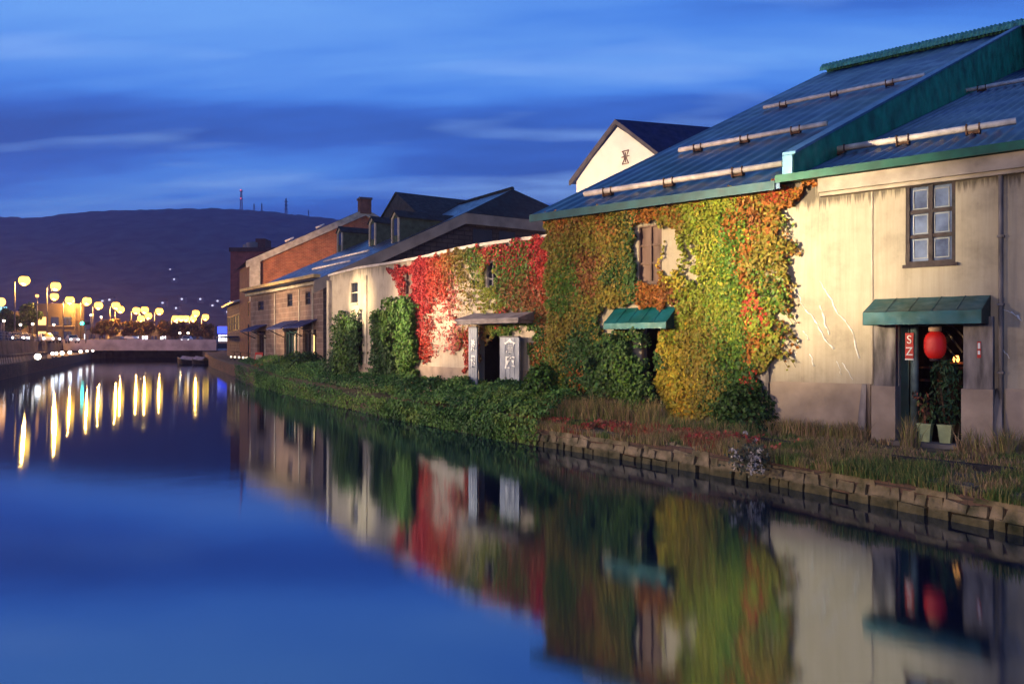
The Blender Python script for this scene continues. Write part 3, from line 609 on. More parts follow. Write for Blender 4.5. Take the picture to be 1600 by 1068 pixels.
# ivy over the near warehouse
polyA = [(857,338),(930,330),(1040,316),(1130,303),(1200,292),(1290,279),(1282,289),(1262,301),(1240,312),(1228,330),(1222,352),(1219,372),(1245,375),(1246,398),(1232,404),(1238,440),(1226,448),(1232,475),(1216,485),(1216,512),(1220,552),(1206,560),(1196,580),(1186,605),(1184,650),(1150,655),(1120,648),(1095,662),(1070,668),(1042,655),(1032,600),(1034,540),(1030,516),(1000,515),(960,560),(930,600),(900,612),(857,625)]
holesA = [[(997,350),(1036,350),(1036,443),(997,443)], [(1036,352),(1060,358),(1066,400),(1063,430),(1038,436)], [(1077,366),(1084,368),(1090,440),(1084,470),(1078,420)], [(943,482),(1060,480),(1060,516),(943,516)], [(1005,518),(1031,518),(1031,575),(1012,570)]]
blobsA = [(875,345,.45,OR),(905,338,.4,BR),(950,336,.45,OR),(1000,326,.45,OR),(1050,320,.45,OR),(1100,312,.4,OR),(1150,302,.4,BR),(1200,297,.45,OR),(1215,300,.3,RD),(1245,291,.5,OR),(1275,285,.5,OR),
 (870,400,.8,OL),(890,440,.8,GR),(900,380,.7,OL),(950,390,.9,OL),(925,430,.5,BR),(970,430,.7,DG),(985,380,.6,DG),(940,480,.7,OL),(900,500,.7,OL),(880,550,.7,OL),(925,540,.8,DG),(975,345,.5,OL),
 (1020,462,.7,OR),(1045,470,.5,BR),(1045,345,.5,OL),(1075,350,.8,YG),(1120,340,.9,YG),(1090,400,.8,YG),(1120,390,.9,(.30,.27,.03)),(1110,440,1,YG),(1140,430,.8,GR),(1130,490,.9,YG),(1150,370,.6,GR),(1160,345,.45,OR),(1168,400,.35,OR),(1175,350,.4,BR),(1172,450,.32,OR),(1175,490,.3,RD),(1172,540,.32,OR),(1184,595,.3,RD),(1195,320,.6,OL),(1205,350,.6,OR),(1200,380,.6,OL),(1225,390,.6,OL),(1195,440,.7,OL),(1210,470,.7,GR),(1195,510,.7,YG),(1210,540,.6,OL),
 (1060,440,.6,YL),(1065,500,.6,YG),(1060,560,.7,YL),(1050,600,.5,YL),(1065,630,.7,YL),(1075,660,.6,(.46,.26,.02)),(1100,530,.9,OL),(1110,590,.8,OL),(1135,550,.9,GR),(1140,610,.9,DG),(1170,630,.9,DG),(1100,650,.6,OL),
 (905,565,.7,DG),(870,590,.7,GR),(912,585,.4,OR),(960,470,.6,OL),(985,560,.8,DG),(1000,600,.8,DG)]
TI = creeper(A, polyA, holesA, 60000, blobsA, 'wall_ivy', 'dense yellow, orange and green ivy curtain covering the cream warehouse front under the blue roof', .085, .17, cat='ivy', thin=[(1085,420,.8,.45),(1215,440,.9,.5)])
# loose tendrils at its right edge
g = MB(); P = []; Nn = []; Cc = []
for i in range(46):
    y = random.choice([random.uniform(375,400), random.uniform(430,490), random.uniform(500,556), random.uniform(300,360)]); x0 = 1212 if y < 360 else 1214
    u, z = A.hit(x0+random.uniform(-8,6), y); path = []; ln_ = random.uniform(.25,.55); a = random.uniform(-.1,.5)
    for k in range(7): t = k/6; path.append(A.pos(u+ln_*t, .05+.12*math.sin(t*3), z+.28*ln_*math.sin(t*2.6+a)-.35*t*t))
    g.tube(path, .006, 4)
    for k in range(16): q = path[random.randint(0,6)]; P.append(np.array(q)+RNG.normal(0,.03,3)); Nn.append(np.array([-nA.x,-nA.y,.4])); Cc.append(np.array(random.choice([OL,YG,OR,OL,GR]))*random.uniform(.6,1.3))
g.build('tendril', M['stem'], TI); leaves('tendril_leaves', np.array(P), np.array(Nn), .06+.05*RNG.random(len(P)), np.array(Cc), TI)

# ------------------------------------------------------------------ middle low building (B)
hB = 3.6
Bp = [(xat(x, hB*F/(HY-y)), hB*F/(HY-y)) for x, y in ((515,430),(560,418.5),(610,411),(660,402),(700,392),(740,384),(800,375.5),(872,367))]
B = Wall(Bp); HB = EYE+hB; UB = B.u[-1]
TB = thing('curved_warehouse', (*Bp[3], .65), 'low cream concrete warehouse with a curving front half covered in red and green creeper', 'warehouse')
hb = [rect(B, 761, 408, 777, 450), rect(B, 634, 425, 646, 460), rect(B, 548, 440, 559, 474), (*rect(B, 748, 505, 800, 600)[:2], .66, B.hit(775,507)[1]), (*rect(B, 612, 500, 632, 590)[:2], .7, B.hit(622,505)[1]), (*rect(B, 548, 500, 566, 580)[:2], .8, B.hit(556,502)[1])]
g = MB(); B.openwall(g, 0, UB, .3, HB, hb, .28)
for u_ in (0, UB): g.face([B.pos(u_,0,.3), B.pos(u_,0,HB), B.pos(u_,-8,HB+.3), B.pos(u_,-8,.3)], [(0,0),(0,6),(8,6),(8,0)])
g.build('wall', M['plasterB'], TB)
g = MB()
us_ = [UB*i/24 for i in range(25)]
for a, b_ in zip(us_, us_[1:]): B.box(g, a+1e-4, b_-1e-4, -.3, .09, HB-.06, HB+.05)
g.build('coping', mat('pale_coping', (.5, .42, .36), .8, 0, .2), TB)
g = MB()
for a, b_ in zip(us_, us_[1:]): g.face([B.pos(a,-.3,HB), B.pos(b_,-.3,HB), B.pos(b_,-9,HB-.5), B.pos(a,-9,HB-.5)])
g.build('roof', M['roofdark'], TB)
zpB = B.hit(655, 571)[1]; g = MB()
for a, b_ in zip(us_, us_[1:]):
    if b_ < hb[3][0] or a > hb[3][1]:
        if not any(a < (h[0]+h[1])/2 < b_ for h in hb[4:]): g = MB(); B.box(g, a, b_, .002, .07, .5, zpB); g.build('plinth', M['plinth'], TB)
g = MB(); B.box(g, .0, .35, .002, .16, .5, HB-.3); g.build('pilaster', M['cream'], TB); g = MB(); B.box(g, B.hit(570)[0], B.hit(574)[0], .002, .05, zpB, HB-.4); g.build('pilaster', M['cream'], TB)
window(B, hb[0], TB, 3, 2, .05, .05, fm='trimgrey'); window(B, hb[1], TB, 3, 1, .05, .05, fm='shutter', pm='shutter', name='shuttered_window'); window(B, hb[2], TB, 2, 1, .05, .05, fm='cream')
for h in hb[3:]:
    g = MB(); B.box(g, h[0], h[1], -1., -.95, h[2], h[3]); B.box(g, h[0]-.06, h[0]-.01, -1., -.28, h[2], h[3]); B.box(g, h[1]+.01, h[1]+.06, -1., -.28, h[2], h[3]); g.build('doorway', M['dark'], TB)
# canopy slab
u0 = B.hit(727, HY, .45)[0]; u1 = B.hit(822, HY, .45)[0]; zc = B.hit(770, 505, .8)[1]
g = MB(); B.box(g, u0, u1, .01, .84, zc, zc+.10, 0); P = [B.pos(u0-.06,.9,zc+.103), B.pos(u1+.06,.9,zc+.103), B.pos(u1+.06,.01,zc+.103), B.pos(u0-.06,.01,zc+.103)]
P += [B.pos(u0-.06,.9,zc+.17), B.pos(u1+.06,.9,zc+.17), B.pos(u1+.06,.01,zc+.42), B.pos(u0-.06,.01,zc+.42)]; g.box8(P); cnp = g.build('canopy', M['canopy'], TB)
# sliding door leaves
def leafdoor(x0, x1, y0, y1, txt, sx, rot=0.):
    nb = .45; u0 = B.hit(x0, HY, nb)[0]; u1 = B.hit(x1, HY, nb)[0]; xm = (x0+x1)/2; z1 = B.hit(xm, y0, nb)[1]
    g = MB(); B.box(g, u0, u1, nb-.06, nb, .72, z1)
    for k in range(1, 4): u_ = u0+(u1-u0)*k/4; B.box(g, u_-.008, u_+.008, nb, nb+.006, .75, z1-.02)
    o = g.build('door', M['bluegrey'], TB)
    g = MB(); B.box(g, u0, u1, nb-.08, nb+.03, z1, z1+.05); g.build('rail', M['trimgrey'], o); g = MB(); B.box(g, u0, u1, nb-.08, nb+.03, .66, .72); g.build('rail', M['trimgrey'], o)
    for ch, yy in txt:
        q = B.hit(xm+1, yy, nb); lettering(ch, B, q[0], nb+.012, q[1], .46, M['white'], o, sx=sx, offset=.018)
leafdoor(732, 745, 512, 596, (('澁', 541), ('澤', 566)), .5)
leafdoor(781, 811, 527, 600, (('倉', 541), ('庫', 567)), 1.)
# creepers on B
polyB = [(605,424),(660,405),(700,396),(740,387),(800,378),(864,369),(866,605),(840,610),(826,560),(838,520),(815,512),(798,540),(786,532),(766,540),(752,520),(752,560),(745,575),(730,585),(728,530),(722,542),(705,555),(672,566),(657,556),(655,500),(648,468),(625,462),(622,445)]
holesB = [[(761,408),(777,408),(777,451),(761,451)], [(635,426),(646,426),(646,460),(635,460)], [(718,491),(824,489),(824,506),(718,506)], [(765,530),(781,520),(781,600),(765,600)], [(781,530),(812,545),(812,598),(781,598)], [(660,566),(722,545),(728,600),(658,600)], [(820,552),(832,556),(832,585),(820,590)]]
blobsB = [(615,440,.8,RR_),(650,430,.9,RR_),(660,480,.9,RR_),(670,540,1,RD),(690,520,.9,PK),(690,450,.9,RD),(700,410,.8,OR),(720,425,.8,OL),(710,470,.8,PK),(735,480,.8,OL),(745,410,.8,GR),(760,440,1,YG),(790,430,1,GR),(820,420,.9,GR),(760,383,.9,RR_),(800,383,.9,RR_),(840,378,.9,RR_),(856,400,.6,RR_),(850,440,.7,RD),(830,455,.8,BR),(800,465,.8,BR),(850,480,.8,BR),(770,470,.8,YG),(785,487,.5,RR_),(845,520,.8,DG),(850,560,.8,OR),(820,530,.8,GR),(845,580,.9,GR),(790,520,.7,GR),(755,540,.7,BR),(740,550,.6,RD),(765,515,.6,OL)]
creeper(B, polyB, holesB, 36000, blobsB, 'wall_creeper', 'scarlet and green creeper spread over the curved cream wall around the lettered doors', .085, .12, thin=[(690,510,2.0,.25),(660,520,1.4,.45),(690,555,1.4,.22),(730,460,1.6,.40),(640,470,1.2,.6),(615,450,.9,.45),(740,492,1.2,.28),(720,430,1.3,.6),(790,470,1.,.6)], cat='creeper')
def lump(W, poly, count, cols, name, label, size, offs, cat='creeper', group=None, holes=()):
    bl = [(x, y, 1.2, c) for x, y, c in cols]
    return creeper(W, poly, list(holes), count, bl, name, label, size, offs, group, cat=cat, fray=.3)
LG = (.09,.19,.03)
lump(B, [(533,497),(545,492),(567,495),(568,540),(569,582),(540,586),(505,582),(524,565),(533,545),(530,520)], 5200, [(545,510,GR),(560,530,DG),(545,560,GR),(530,578,DG)], 'door_creeper', 'squared dark green creeper round the doorway at the far end of the curving wall', .13, .42, group='green creepers round the doors')
lump(B, [(592,500),(600,488),(618,474),(645,467),(657,478),(657,560),(657,600),(600,600),(590,575),(592,540)], 9500, [(605,500,GR),(600,540,DG),(640,490,LG),(648,530,LG),(645,575,GR),(615,480,GR),(612,580,DG)], 'door_creeper', 'tall arch of light green creeper around a dark doorway beside the red creeper', .13, .42, group='green creepers round the doors', holes=[[(621,510),(629,505),(629,560),(621,560)]])
lump(A, [(980,520),(1006,520),(1012,575),(1030,580),(1030,625),(985,640),(945,640),(920,620),(930,580),(955,560)], 5000, [(990,540,DG),(1015,590,DG),(950,600,DG),(985,615,GR)], 'doorway_shrub', 'dark green shrub filling the black doorway under the small blue awning', .095, .5, cat='shrub')

# ------------------------------------------------------------------ brown stone warehouse with the half-hipped roof (C)
hC = 4.25; HC = EYE+hC
Cp = [(xat(x, hC*F/(HY-y)), hC*F/(HY-y)) for x, y in ((391,463),(409,451.5),(430,447),(470,439.5),(505,433))]
c0 = Vector(Cp[-1]); c1 = Vector(Cp[1]); dC = (c1-c0).normalized(); pC = Vector((-dC.y, dC.x)); pC = pC if pC.x > 0 else -pC
Cp = [tuple(c0+dC*((c1-c0).length+3)), tuple(c0)]   # one straight front
Cp.insert(0, (xat(391, 74), 74.0)) if False else None
C = Wall(Cp); UC = C.u[-1]
TC = thing('stone_warehouse', (c0.x, c0.y, .9), 'brown cut-stone warehouse with half-hipped dark roof, dormers and navy door awnings', 'warehouse')
hc = [rect(C, 449, 458, 457, 479), rect(C, 477, 455, 485, 476), rect(C, 403, 470, 412, 485), (*rect(C, 444, 515, 464, 560)[:2], 1.0, C.hit(454,515)[1]), (*rect(C, 473, 515, 494, 560)[:2], 1.0, C.hit(483,515)[1]), (*rect(C, 402, 517, 415, 560)[:2], 1.1, C.hit(408,517)[1])]
g = MB(); C.openwall(g, 0, UC, .4, HC, hc, .25); fw_ = g.build('wall', M['tuff'], TC)
for h in hc[:3]: window(C, h, TC, 2, 1, .08, .06, fm='brown', sill=False)
for h in hc[3:]:
    g = MB(); C.box(g, h[0], h[1], -.3, -.25, h[2], h[3])
    o = g.build('door', M['glass'], TC); g = MB()
    for k in range(5): u_ = h[0]+(h[1]-h[0])*k/4; C.box(g, u_-.06, u_+.06, -.25, -.16, h[2], h[3])
    C.box(g, h[0], h[1], -.25, -.17, h[3]-.25, h[3]-.1); g.build('frame', M['greend'] if h is hc[3] else M['brown'], o)
    g = MB(); C.box(g, h[0]+(h[1]-h[0])*.55, h[0]+(h[1]-h[0])*.7, -.248, -.2, h[2], h[3]-.3); g.build('lit_panel', M['warmwin'] if h is hc[4] else M['cream'], o)
for x in (430, 468, 489): g = MB(); u_ = C.hit(x)[0]; C.box(g, u_-.09, u_+.09, .002, .06, .6, HC-.5); g.build('downpipe', M['cream'], TC)
g = MB(); C.box(g, -.3, UC+.2, .002, .35, HC-.42, HC-.12); g.build('frieze', M['cream'], TC)
g = MB(); C.box(g, -.4, UC+.3, .3, .75, HC-.05, HC+.16); g.build('gutter', mat('ochre_gutter', (.50, .33, .12), .5, .1, .2), TC)
wC = 16.; tanC = .479; cut = 10.15
ridge = HC+wC*tanC; zcut = HC+cut*tanC; LCl = (c1-c0).length+3
def PC(a, s, z): q = c0+dC*a+pC*s; return Vector((q.x, q.y, z))   # a away along the front, s across
rp = 2.3
g = MB(); ov = -.5
# canal-side slope with the clipped corner
g.face([PC(ov,-.7,HC-.25), PC(LCl,-.7,HC-.25), PC(LCl,wC,ridge), PC(rp,wC,ridge), PC(ov,cut,zcut+.1)][::-1])
rc = g.build('roof', M['roofslate'], TC)
g = MB(); g.face([PC(ov,cut,zcut+.1), PC(ov,2*wC-cut,zcut+.1), PC(rp,wC,ridge)][::-1]); g.face([PC(ov,2*wC-cut,zcut+.1), PC(ov,2*wC+.5,HC-.2), PC(LCl,2*wC+.5,HC-.2), PC(LCl,wC,ridge), PC(rp,wC,ridge)]); g.build('half_hip', M['roofdark'], TC)
g = MB()
# gable end wall
hw = [(11.0,12.6), (13.2,14.6), (16.5,20.5)]
pts = [PC(0,0,.4), PC(0,2*wC,.4), PC(0,2*wC,HC), PC(0,2*wC-cut,zcut-.4), PC(0,cut,zcut-.4), PC(0,0,HC-.4)]
g.face(pts, [(0,0),(2*wC,0),(2*wC,HC),(2*wC-cut,zcut),(cut,zcut),(0,HC)]); g.build('gable_wall', M['darkstone'], TC)
g = MB()
def strip(a, b, dz, t): 
    o_ = pC*0; n_ = -dC*t
    P = [a+Vector((n_.x,n_.y,-dz)), b+Vector((n_.x,n_.y,-dz)), b+Vector((0,0,-dz)), a+Vector((0,0,-dz))]; P += [a+Vector((n_.x,n_.y,0)), b+Vector((n_.x,n_.y,0)), b, a]; g.box8(P)
strip(PC(ov+.05,-.8,HC-.3), PC(ov+.05,cut,zcut+.06), .75, .1); strip(PC(ov+.05,cut+.01,zcut+.06), PC(ov+.05,2*wC-cut,zcut+.06), .75, .1)
g.build('bargeboard', M['beige'], TC)
for a, b_ in hw:
    g = MB(); q = [PC(-.06,a,zcut-2.5), PC(-.06,b_,zcut-2.5), PC(-.06,b_,zcut-.9), PC(-.06,a,zcut-.9)]; q2 = [p+Vector((dC.x,dC.y,0))*.055 for p in q]
    g.box8([q[0], q[1], q2[1], q2[0], q[3], q[2], q2[2], q2[3]]); g.build('gable_window', M['glass'], TC)
g = MB(); g.tube([PC(rp,wC,ridge+.05), PC(LCl,wC,ridge+.05)], .16, 6); g.build('ridge_cap', M['roofdark'], rc)
# pale snow rails on the slate slope
for s_, a0, a1 in ((2.2, 1, 8), (4.2, 2.5, 11)):
    g = MB(); g.tube([PC(a0,s_,HC+s_*tanC+.2), PC(a1,s_,HC+s_*tanC+.2)], .07, 6); g.build('snow_guard', M['bar'], rc)
# dormers
pCp = PC(0,0,HC-.0); nC3 = Vector((-pC.x*tanC, -pC.y*tanC, 1)).normalized()
def dormer(px, py, wpx, hh, length):
    p = plane_hit(px, py, pCp, nC3); q = p.to_2d()-c0; a = q.dot(dC); s_ = q.dot(pC); wd = .5; zb = HC+s_*tanC; zt_ = zb+hh
    g = MB(); f = [PC(a-wd,s_,zb-.3), PC(a+wd,s_,zb-.3), PC(a+wd,s_,zt_), PC(a,s_,zt_+.4), PC(a-wd,s_,zt_)]; e = hh/tanC+.6
    bk = [v+Vector((pC.x,pC.y,0))*e for v in f]
    g.face(f[::-1]); g.face([f[0],f[4],bk[4],bk[0]]); g.face([f[1],bk[1],bk[2],f[2]]); o = g.build('dormer', mat('dark_green_dormer', (.05, .07, .045), .8, 0, .3), TC)
    g = MB(); e2 = (hh+.4)/tanC+.4
    for sg_ in (-1, 1):
        A0 = PC(a, s_-.2, zt_+.46); B0 = PC(a+sg_*(wd+.15), s_-.2, zt_-.06); ex = Vector((pC.x,pC.y,0))*e2; up = Vector((0,0,.08))
        g.box8([A0, B0, B0+ex, A0+ex, A0+up, B0+up, B0+ex+up, A0+ex+up])
    g.build('dormer_roof', M['roofdark'], o)
    g = MB(); C_ = Vector((pC.x,pC.y,0))*-.05
    for i0, i1 in ((0,4),(4,3),(3,2),(2,1)): g.tube([f[i0]+C_, f[i1]+C_], .08, 4)
    g.build('frame', M['cream'], o); g = MB(); fr_ = [PC(a-.28,s_-.03,zb+.5), PC(a+.28,s_-.03,zb+.5), PC(a+.28,s_-.03,zt_-.05), PC(a-.28,s_-.03,zt_-.05)]; g.face(fr_[::-1]); g.build('pane', M['glass'], o)
dormer(619, 379, 10, 1.7, 5); dormer(583, 384, 10, 1.7, 5); dormer(532, 392, 10, 1.6, 5)
# cross gable breaking the ridge
g = MB(); 
for sg_ in (-1, 1):
    A0 = PC(11.5, 10.5, ridge+.55); B0 = PC(11.5+sg_*4.2, 10.5, ridge-1.9); ex = Vector((pC.x,pC.y,0))*9; up = Vector((0,0,.12)); g.box8([A0,B0,B0+ex,A0+ex,A0+up,B0+up,B0+ex+up,A0+ex+up])
g.face([PC(7.5,10.6,ridge-1.9), PC(11.5,10.6,ridge+.5), PC(15.5,10.6,ridge-1.9)]); g.build('cross_gable', M['roofdark'], TC)
for x0, x1, y0, y1 in ((442,466,501,513),(471,496,499,511),(399,417,507,517)): 
    a_ = awning(C, x0, x1, y0, y1, 1.2, .1, 'awning', TC, M['blueaw'], M['blueaw'], side=False)
    g = MB(); u0 = C.hit(x0)[0]; u1 = C.hit(x1)[0]; z_ = C.hit((x0+x1)/2, y1, 1.2)[1]
    for u_ in (u0+.15, u1-.1): g = MB(); g.tube([C.pos(u_,.02,z_-.5), C.pos(u_,1.1,z_)], .035, 5); g.build('brace', M['blacksteel'], a_)

# ------------------------------------------------------------------ brick warehouse with chimney (D) and its neighbours
hD = 8.6; D0 = Vector((xat(394, 82), 82.)); dD = Vector((-.41, .912)); pD = Vector((.912, .41)); HD = EYE+hD
def PD(a, s, z): q = D0+dD*a+pD*s; return Vector((q.x, q.y, z))
WD = Wall([tuple(D0+dD*13), tuple(D0)])
TD = thing('brick_warehouse', (D0.x, D0.y, 1.2), 'orange brick warehouse with a steep gable, stone verge and square chimney', 'warehouse')
kr = (570-CX)/F; sr = (kr*D0.y-D0.x)/(pD.x-kr*pD.y); Yr = D0.y+pD.y*sr; zr = zat(330, Yr)
g = MB(); g.face([PD(0,0,.6), PD(0,2*sr,.6), PD(0,2*sr,HD), PD(0,sr,zr), PD(0,0,HD)], [(0,0),(2*sr,0),(2*sr,HD),(sr,zr),(0,HD)])
uu = WD.u[-1]; dw = [(uu-4.2,uu-2.9,1.3,5.), (uu-1.6,uu-.5,1.3,5.), (uu-4,uu-3,5.8,7.4), (uu-1.6,uu-.7,5.8,7.4)]
WD.openwall(g, 0, uu, .6, HD, dw, .3); g.face([PD(13,0,.6), PD(13,0,HD), PD(13,sr,zr), PD(13,2*sr,HD), PD(13,2*sr,.6)], [(0,0),(0,9),(9,15),(18,9),(18,0)])
g.build('wall', M['brick'], TD)
for h in dw: window(WD, h, TD, 2, 2, .12, .08, fm='brown', sill=False, name='window')
tD = (zr-HD)/sr
g = MB(); g.face([PD(-.3,-.5,HD-.5*tD+.25), PD(-.3,sr,zr+.25), PD(13,sr,zr+.25), PD(13,-.5,HD-.5*tD+.25)]); g.face([PD(-.3,sr,zr+.25), PD(-.3,2*sr+.5,HD), PD(13,2*sr+.5,HD), PD(13,sr,zr+.25)]); rd = g.build('roof', M['roofdark'], TD)
g = MB()
for s_a, z_a, s_b, z_b in ((-.6,HD-.6*tD,sr,zr), (sr,zr,2*sr+.6,HD-.6*tD)):
    a = PD(-.36,s_a,z_a-.5); b_ = PD(-.36,s_b,z_b-.5); o_ = Vector((dD.x,dD.y,0))*.5; up = Vector((0,0,.72)); g.box8([a, b_, b_+o_, a+o_, a+up, b_+up, b_+o_+up, a+o_+up])
g.build('verge', M['cream'], TD)
g = MB(); a = PD(-.4,-.75,HD-1.9); 
P = [PD(-.42,-.25,HD-4.2), PD(-.42,.75,HD-4.2), PD(.4,.75,HD-4.2), PD(.4,-.25,HD-4.2)]; g.box8(P+[p+Vector((0,0,4.0)) for p in P]); g.build('corner_pier', M['cream'], TD)
P = [PD(-.5,sr-.6,zr-.3), PD(-.5,sr+.6,zr-.3), PD(.7,sr+.6,zr-.3), PD(.7,sr-.6,zr-.3)]; g = MB(); g.box8(P+[p+Vector((0,0,1.5)) for p in P]); ch = g.build('chimney', mat('brown_chimney_brick', (.17, .07, .045), .85, 0, .3, 2), rd)
P = [PD(-.6,sr-.7,zr+1.203), PD(-.6,sr+.7,zr+1.203), PD(.8,sr+.7,zr+1.203), PD(.8,sr-.7,zr+1.203)]; g = MB(); g.box8(P+[p+Vector((0,0,.22)) for p in P]); g.build('chimney_cap', M['trimgrey'], rd)
for s_ in (.28, .55):
    g = MB(); g.tube([PD(0,sr*s_,HD+sr*s_*tD+.5), PD(0,sr*s_+.9,HD+(sr*s_+.9)*tD+.5)], .12, 6); g.build('snow_guard', M['bar'], rd)
# low building with lit windows (F)
F0 = D0+dD*13.2; WF = Wall([tuple(F0+Vector((-.42,.907))*15), tuple(F0)]); UF = WF.u[-1]; HF = zat(472, F0.y)
TF = thing('restaurant_building', (F0.x, F0.y, 1.2), 'low stone building with a row of lit yellow windows beyond the brick warehouse', 'building')
g = MB(); zl0, zl1 = zat(517, F0.y+3), zat(491, F0.y+3); hf = [(UF*k/5+.5, UF*(k+1)/5-.4, zl0, zl1) for k in range(5)]; WF.openwall(g, 0, UF, .8, HF, hf, .3); g.face([WF.pos(UF,0,.8), WF.pos(UF,-9,.8), WF.pos(UF,-9,HF), WF.pos(UF,0,HF)], [(0,0),(9,0),(9,6),(0,6)]); g.build('wall', M['tuff'], TF)
for h in hf: window(WF, h, TF, 2, 2, .15, .08, fm='brown', pm='warmwin', sill=False)
g = MB(); P = [WF.pos(-.3,.7,HF-.05), WF.pos(UF+.3,.7,HF-.05), WF.pos(UF+.3,-9,HF+2.4), WF.pos(-.3,-9,HF+2.4)]; g.box8(P+[p+Vector((0,0,.2)) for p in P]); g.build('roof', mat('pale_metal_roof', (.4, .4, .45), .4, .3), TF)
for k in range(3): g = MB(); WF.box(g, 1+k*5, 4.5+k*5, .02, 1.5, zl0-.75, zl0-.65, 0); g.build('awning', M['blueaw'], TF)
# dark red block (E)
TE = thing('brick_block', (*at(395, HY, 118).to_2d(), 1.5), 'flat-roofed dark red brick block with water tanks behind the warehouses', 'building')
x0, x1 = xat(360, 118), xat(520, 118); ze = zat(391, 118); g = MB()
for (xa, ya, xb, yb) in ((x0,118,x1,118),(x0,140,x0,118),(x1,118,x1,140)):
    L_ = math.hypot(xb-xa, yb-ya); g.face([(xa,ya,1),(xb,yb,1),(xb,yb,ze),(xa,ya,ze)], [(0,0),(L_,0),(L_,ze),(0,ze)])
g.face([(x0,118,ze),(x1,118,ze),(x1,140,ze),(x0,140,ze)], [(0,0)]*4); g.build('wall', M['brickred'], TE)
g = MB(); g.box(x0-.15,x1+.15,117.8,118.1,ze-.2,ze+.4); g.box(x0-.15,x0+.1,118.1,140,ze-.2,ze+.4); g.build('parapet', M['brickred'] if False else mat('dark_parapet', (.07, .03, .035), .8), TE)
for px, wd, hh in ((388,1.1,1.5),(398,1.7,1.8)):
    g = MB(); p = at(px, 391, 124); g.lathe((p.x,124,ze), [(0,hh+.25),(wd*.3,hh+.2),(wd*.75,hh),(wd*.75,.1),(0,.1)], 14); g.build('water_tank', M['conc'], TE)
g = MB(); p = at(410, 391, 124); g.box(p.x-.75,p.x+.75,123,126,ze+.02,ze+2.4); g.build('stair_tower', M['brickred'] if False else mat('red_tower_render', (.10, .035, .035), .8), TE)

# ------------------------------------------------------------------ white gabled storehouse (H)
YH = 48.; Pl = at(893, 288, YH+1.5); Ap = at(965, 192, YH); sl = Vector((Ap.x-Pl.x, Ap.y-Pl.y, 0)); Pr = Vector((Ap.x+sl.x, Ap.y+sl.y, Pl.z)); Pr = at(1062, 267, Ap.y-1.5)
back = Vector((math.sin(R(66)), math.cos(R(66)), 0))
TH = thing('white_storehouse', (Ap.x, Ap.y, .6), 'white plaster storehouse with floodlit gable and navy roof behind the blue-roofed warehouse', 'storehouse')
wl = Vector((Pl.x+.3, Pl.y+.0, 0)); wr = Vector((Pr.x-.3, Pr.y+.0, 0)); az_ = Ap.z-.25; zw = Pl.z+.1
g = MB()
for q in (0,):
    g.face([(wl.x,wl.y,.5),(wr.x,wr.y,.5),(wr.x,wr.y,Pr.z+.35),(Ap.x,Ap.y,az_),(wl.x,wl.y,Pl.z+.35)]); g.face([(wl.x,wl.y,.5),(wl.x,wl.y,Pl.z+.35),(wl.x+back.x*16,wl.y+back.y*16,Pl.z+.35),(wl.x+back.x*16,wl.y+back.y*16,.5)]); g.face([(wr.x,wr.y,.5),(wr.x+back.x*16,wr.y+back.y*16,.5),(wr.x+back.x*16,wr.y+back.y*16,Pr.z+.35),(wr.x,wr.y,Pr.z+.35)])
g.build('wall', M['gable'], TH)
g = MB(); fo = -back*.18; th_ = Vector((0,0,.2)); bk_ = back*14
for e_ in (Pl, Pr):
    A0 = Ap+fo; B0 = e_+fo; A1 = Ap+bk_+Vector((0,0,.6)); B1 = e_+bk_+Vector((0,0,.6)); g.box8([A0,B0,B1,A1,A0+th_,B0+th_,B1+th_,A1+th_])
rh = g.build('roof', M['roofnavy'], TH)
g = MB()
for e_ in (Pl, Pr):
    A0 = Ap+fo*1.05; B0 = e_+fo*1.05; dn = Vector((0,0,-.08)); t_ = back*.12; g.box8([A0+dn,B0+dn,B0+dn+t_,A0+dn+t_,A0+th_,B0+th_,B0+th_+t_,A0+th_+t_])
g.build('verge', M['trimgrey'], rh)
g = MB(); r1_ = Ap+(Pr-Ap)*.62
for k in range(6):
    p = r1_+back*(1.2+k*1.5)+Vector((0,0,.28)); g.box(p.x-.22,p.x+.22,p.y-.2,p.y+.2,p.z-.14,p.z+.14)
g.build('snow_stop', M['blacksteel'], rh)
# crest: a drum-waisted mark
cH = Vector((xat(975,47.6), 47.55, zat(246,47.6))); hd = Vector((Pr.x-Pl.x, Pr.y-Pl.y, 0)).normalized(); hn = Vector((hd.y,-hd.x,0))
tcr = (cH-Pl).dot(hn); cH = cH-hn*(tcr-.2); cH.z = zat(246, cH.y)
g = MB(); q = lambda x, z: cH+hd*x+Vector((0,0,z))
for pts in ([q(-.22,.36),q(.22,.42)], [q(-.2,-.4),q(.2,-.36)], [q(-.17,.36),q(-.08,.15),q(-.07,-.12),q(-.2,-.4)], [q(.2,.4),q(.1,.18),(q(.08,-.1)),q(.2,-.36)], [q(-.24,.02),q(-.1,.04)], [q(.1,.06),q(.25,.08)], [q(0,.3),q(0,-.3)]): g.tube(pts, .03, 4)
g.build('crest', mat('crest_brown', (.17, .085, .07), .8), TH)

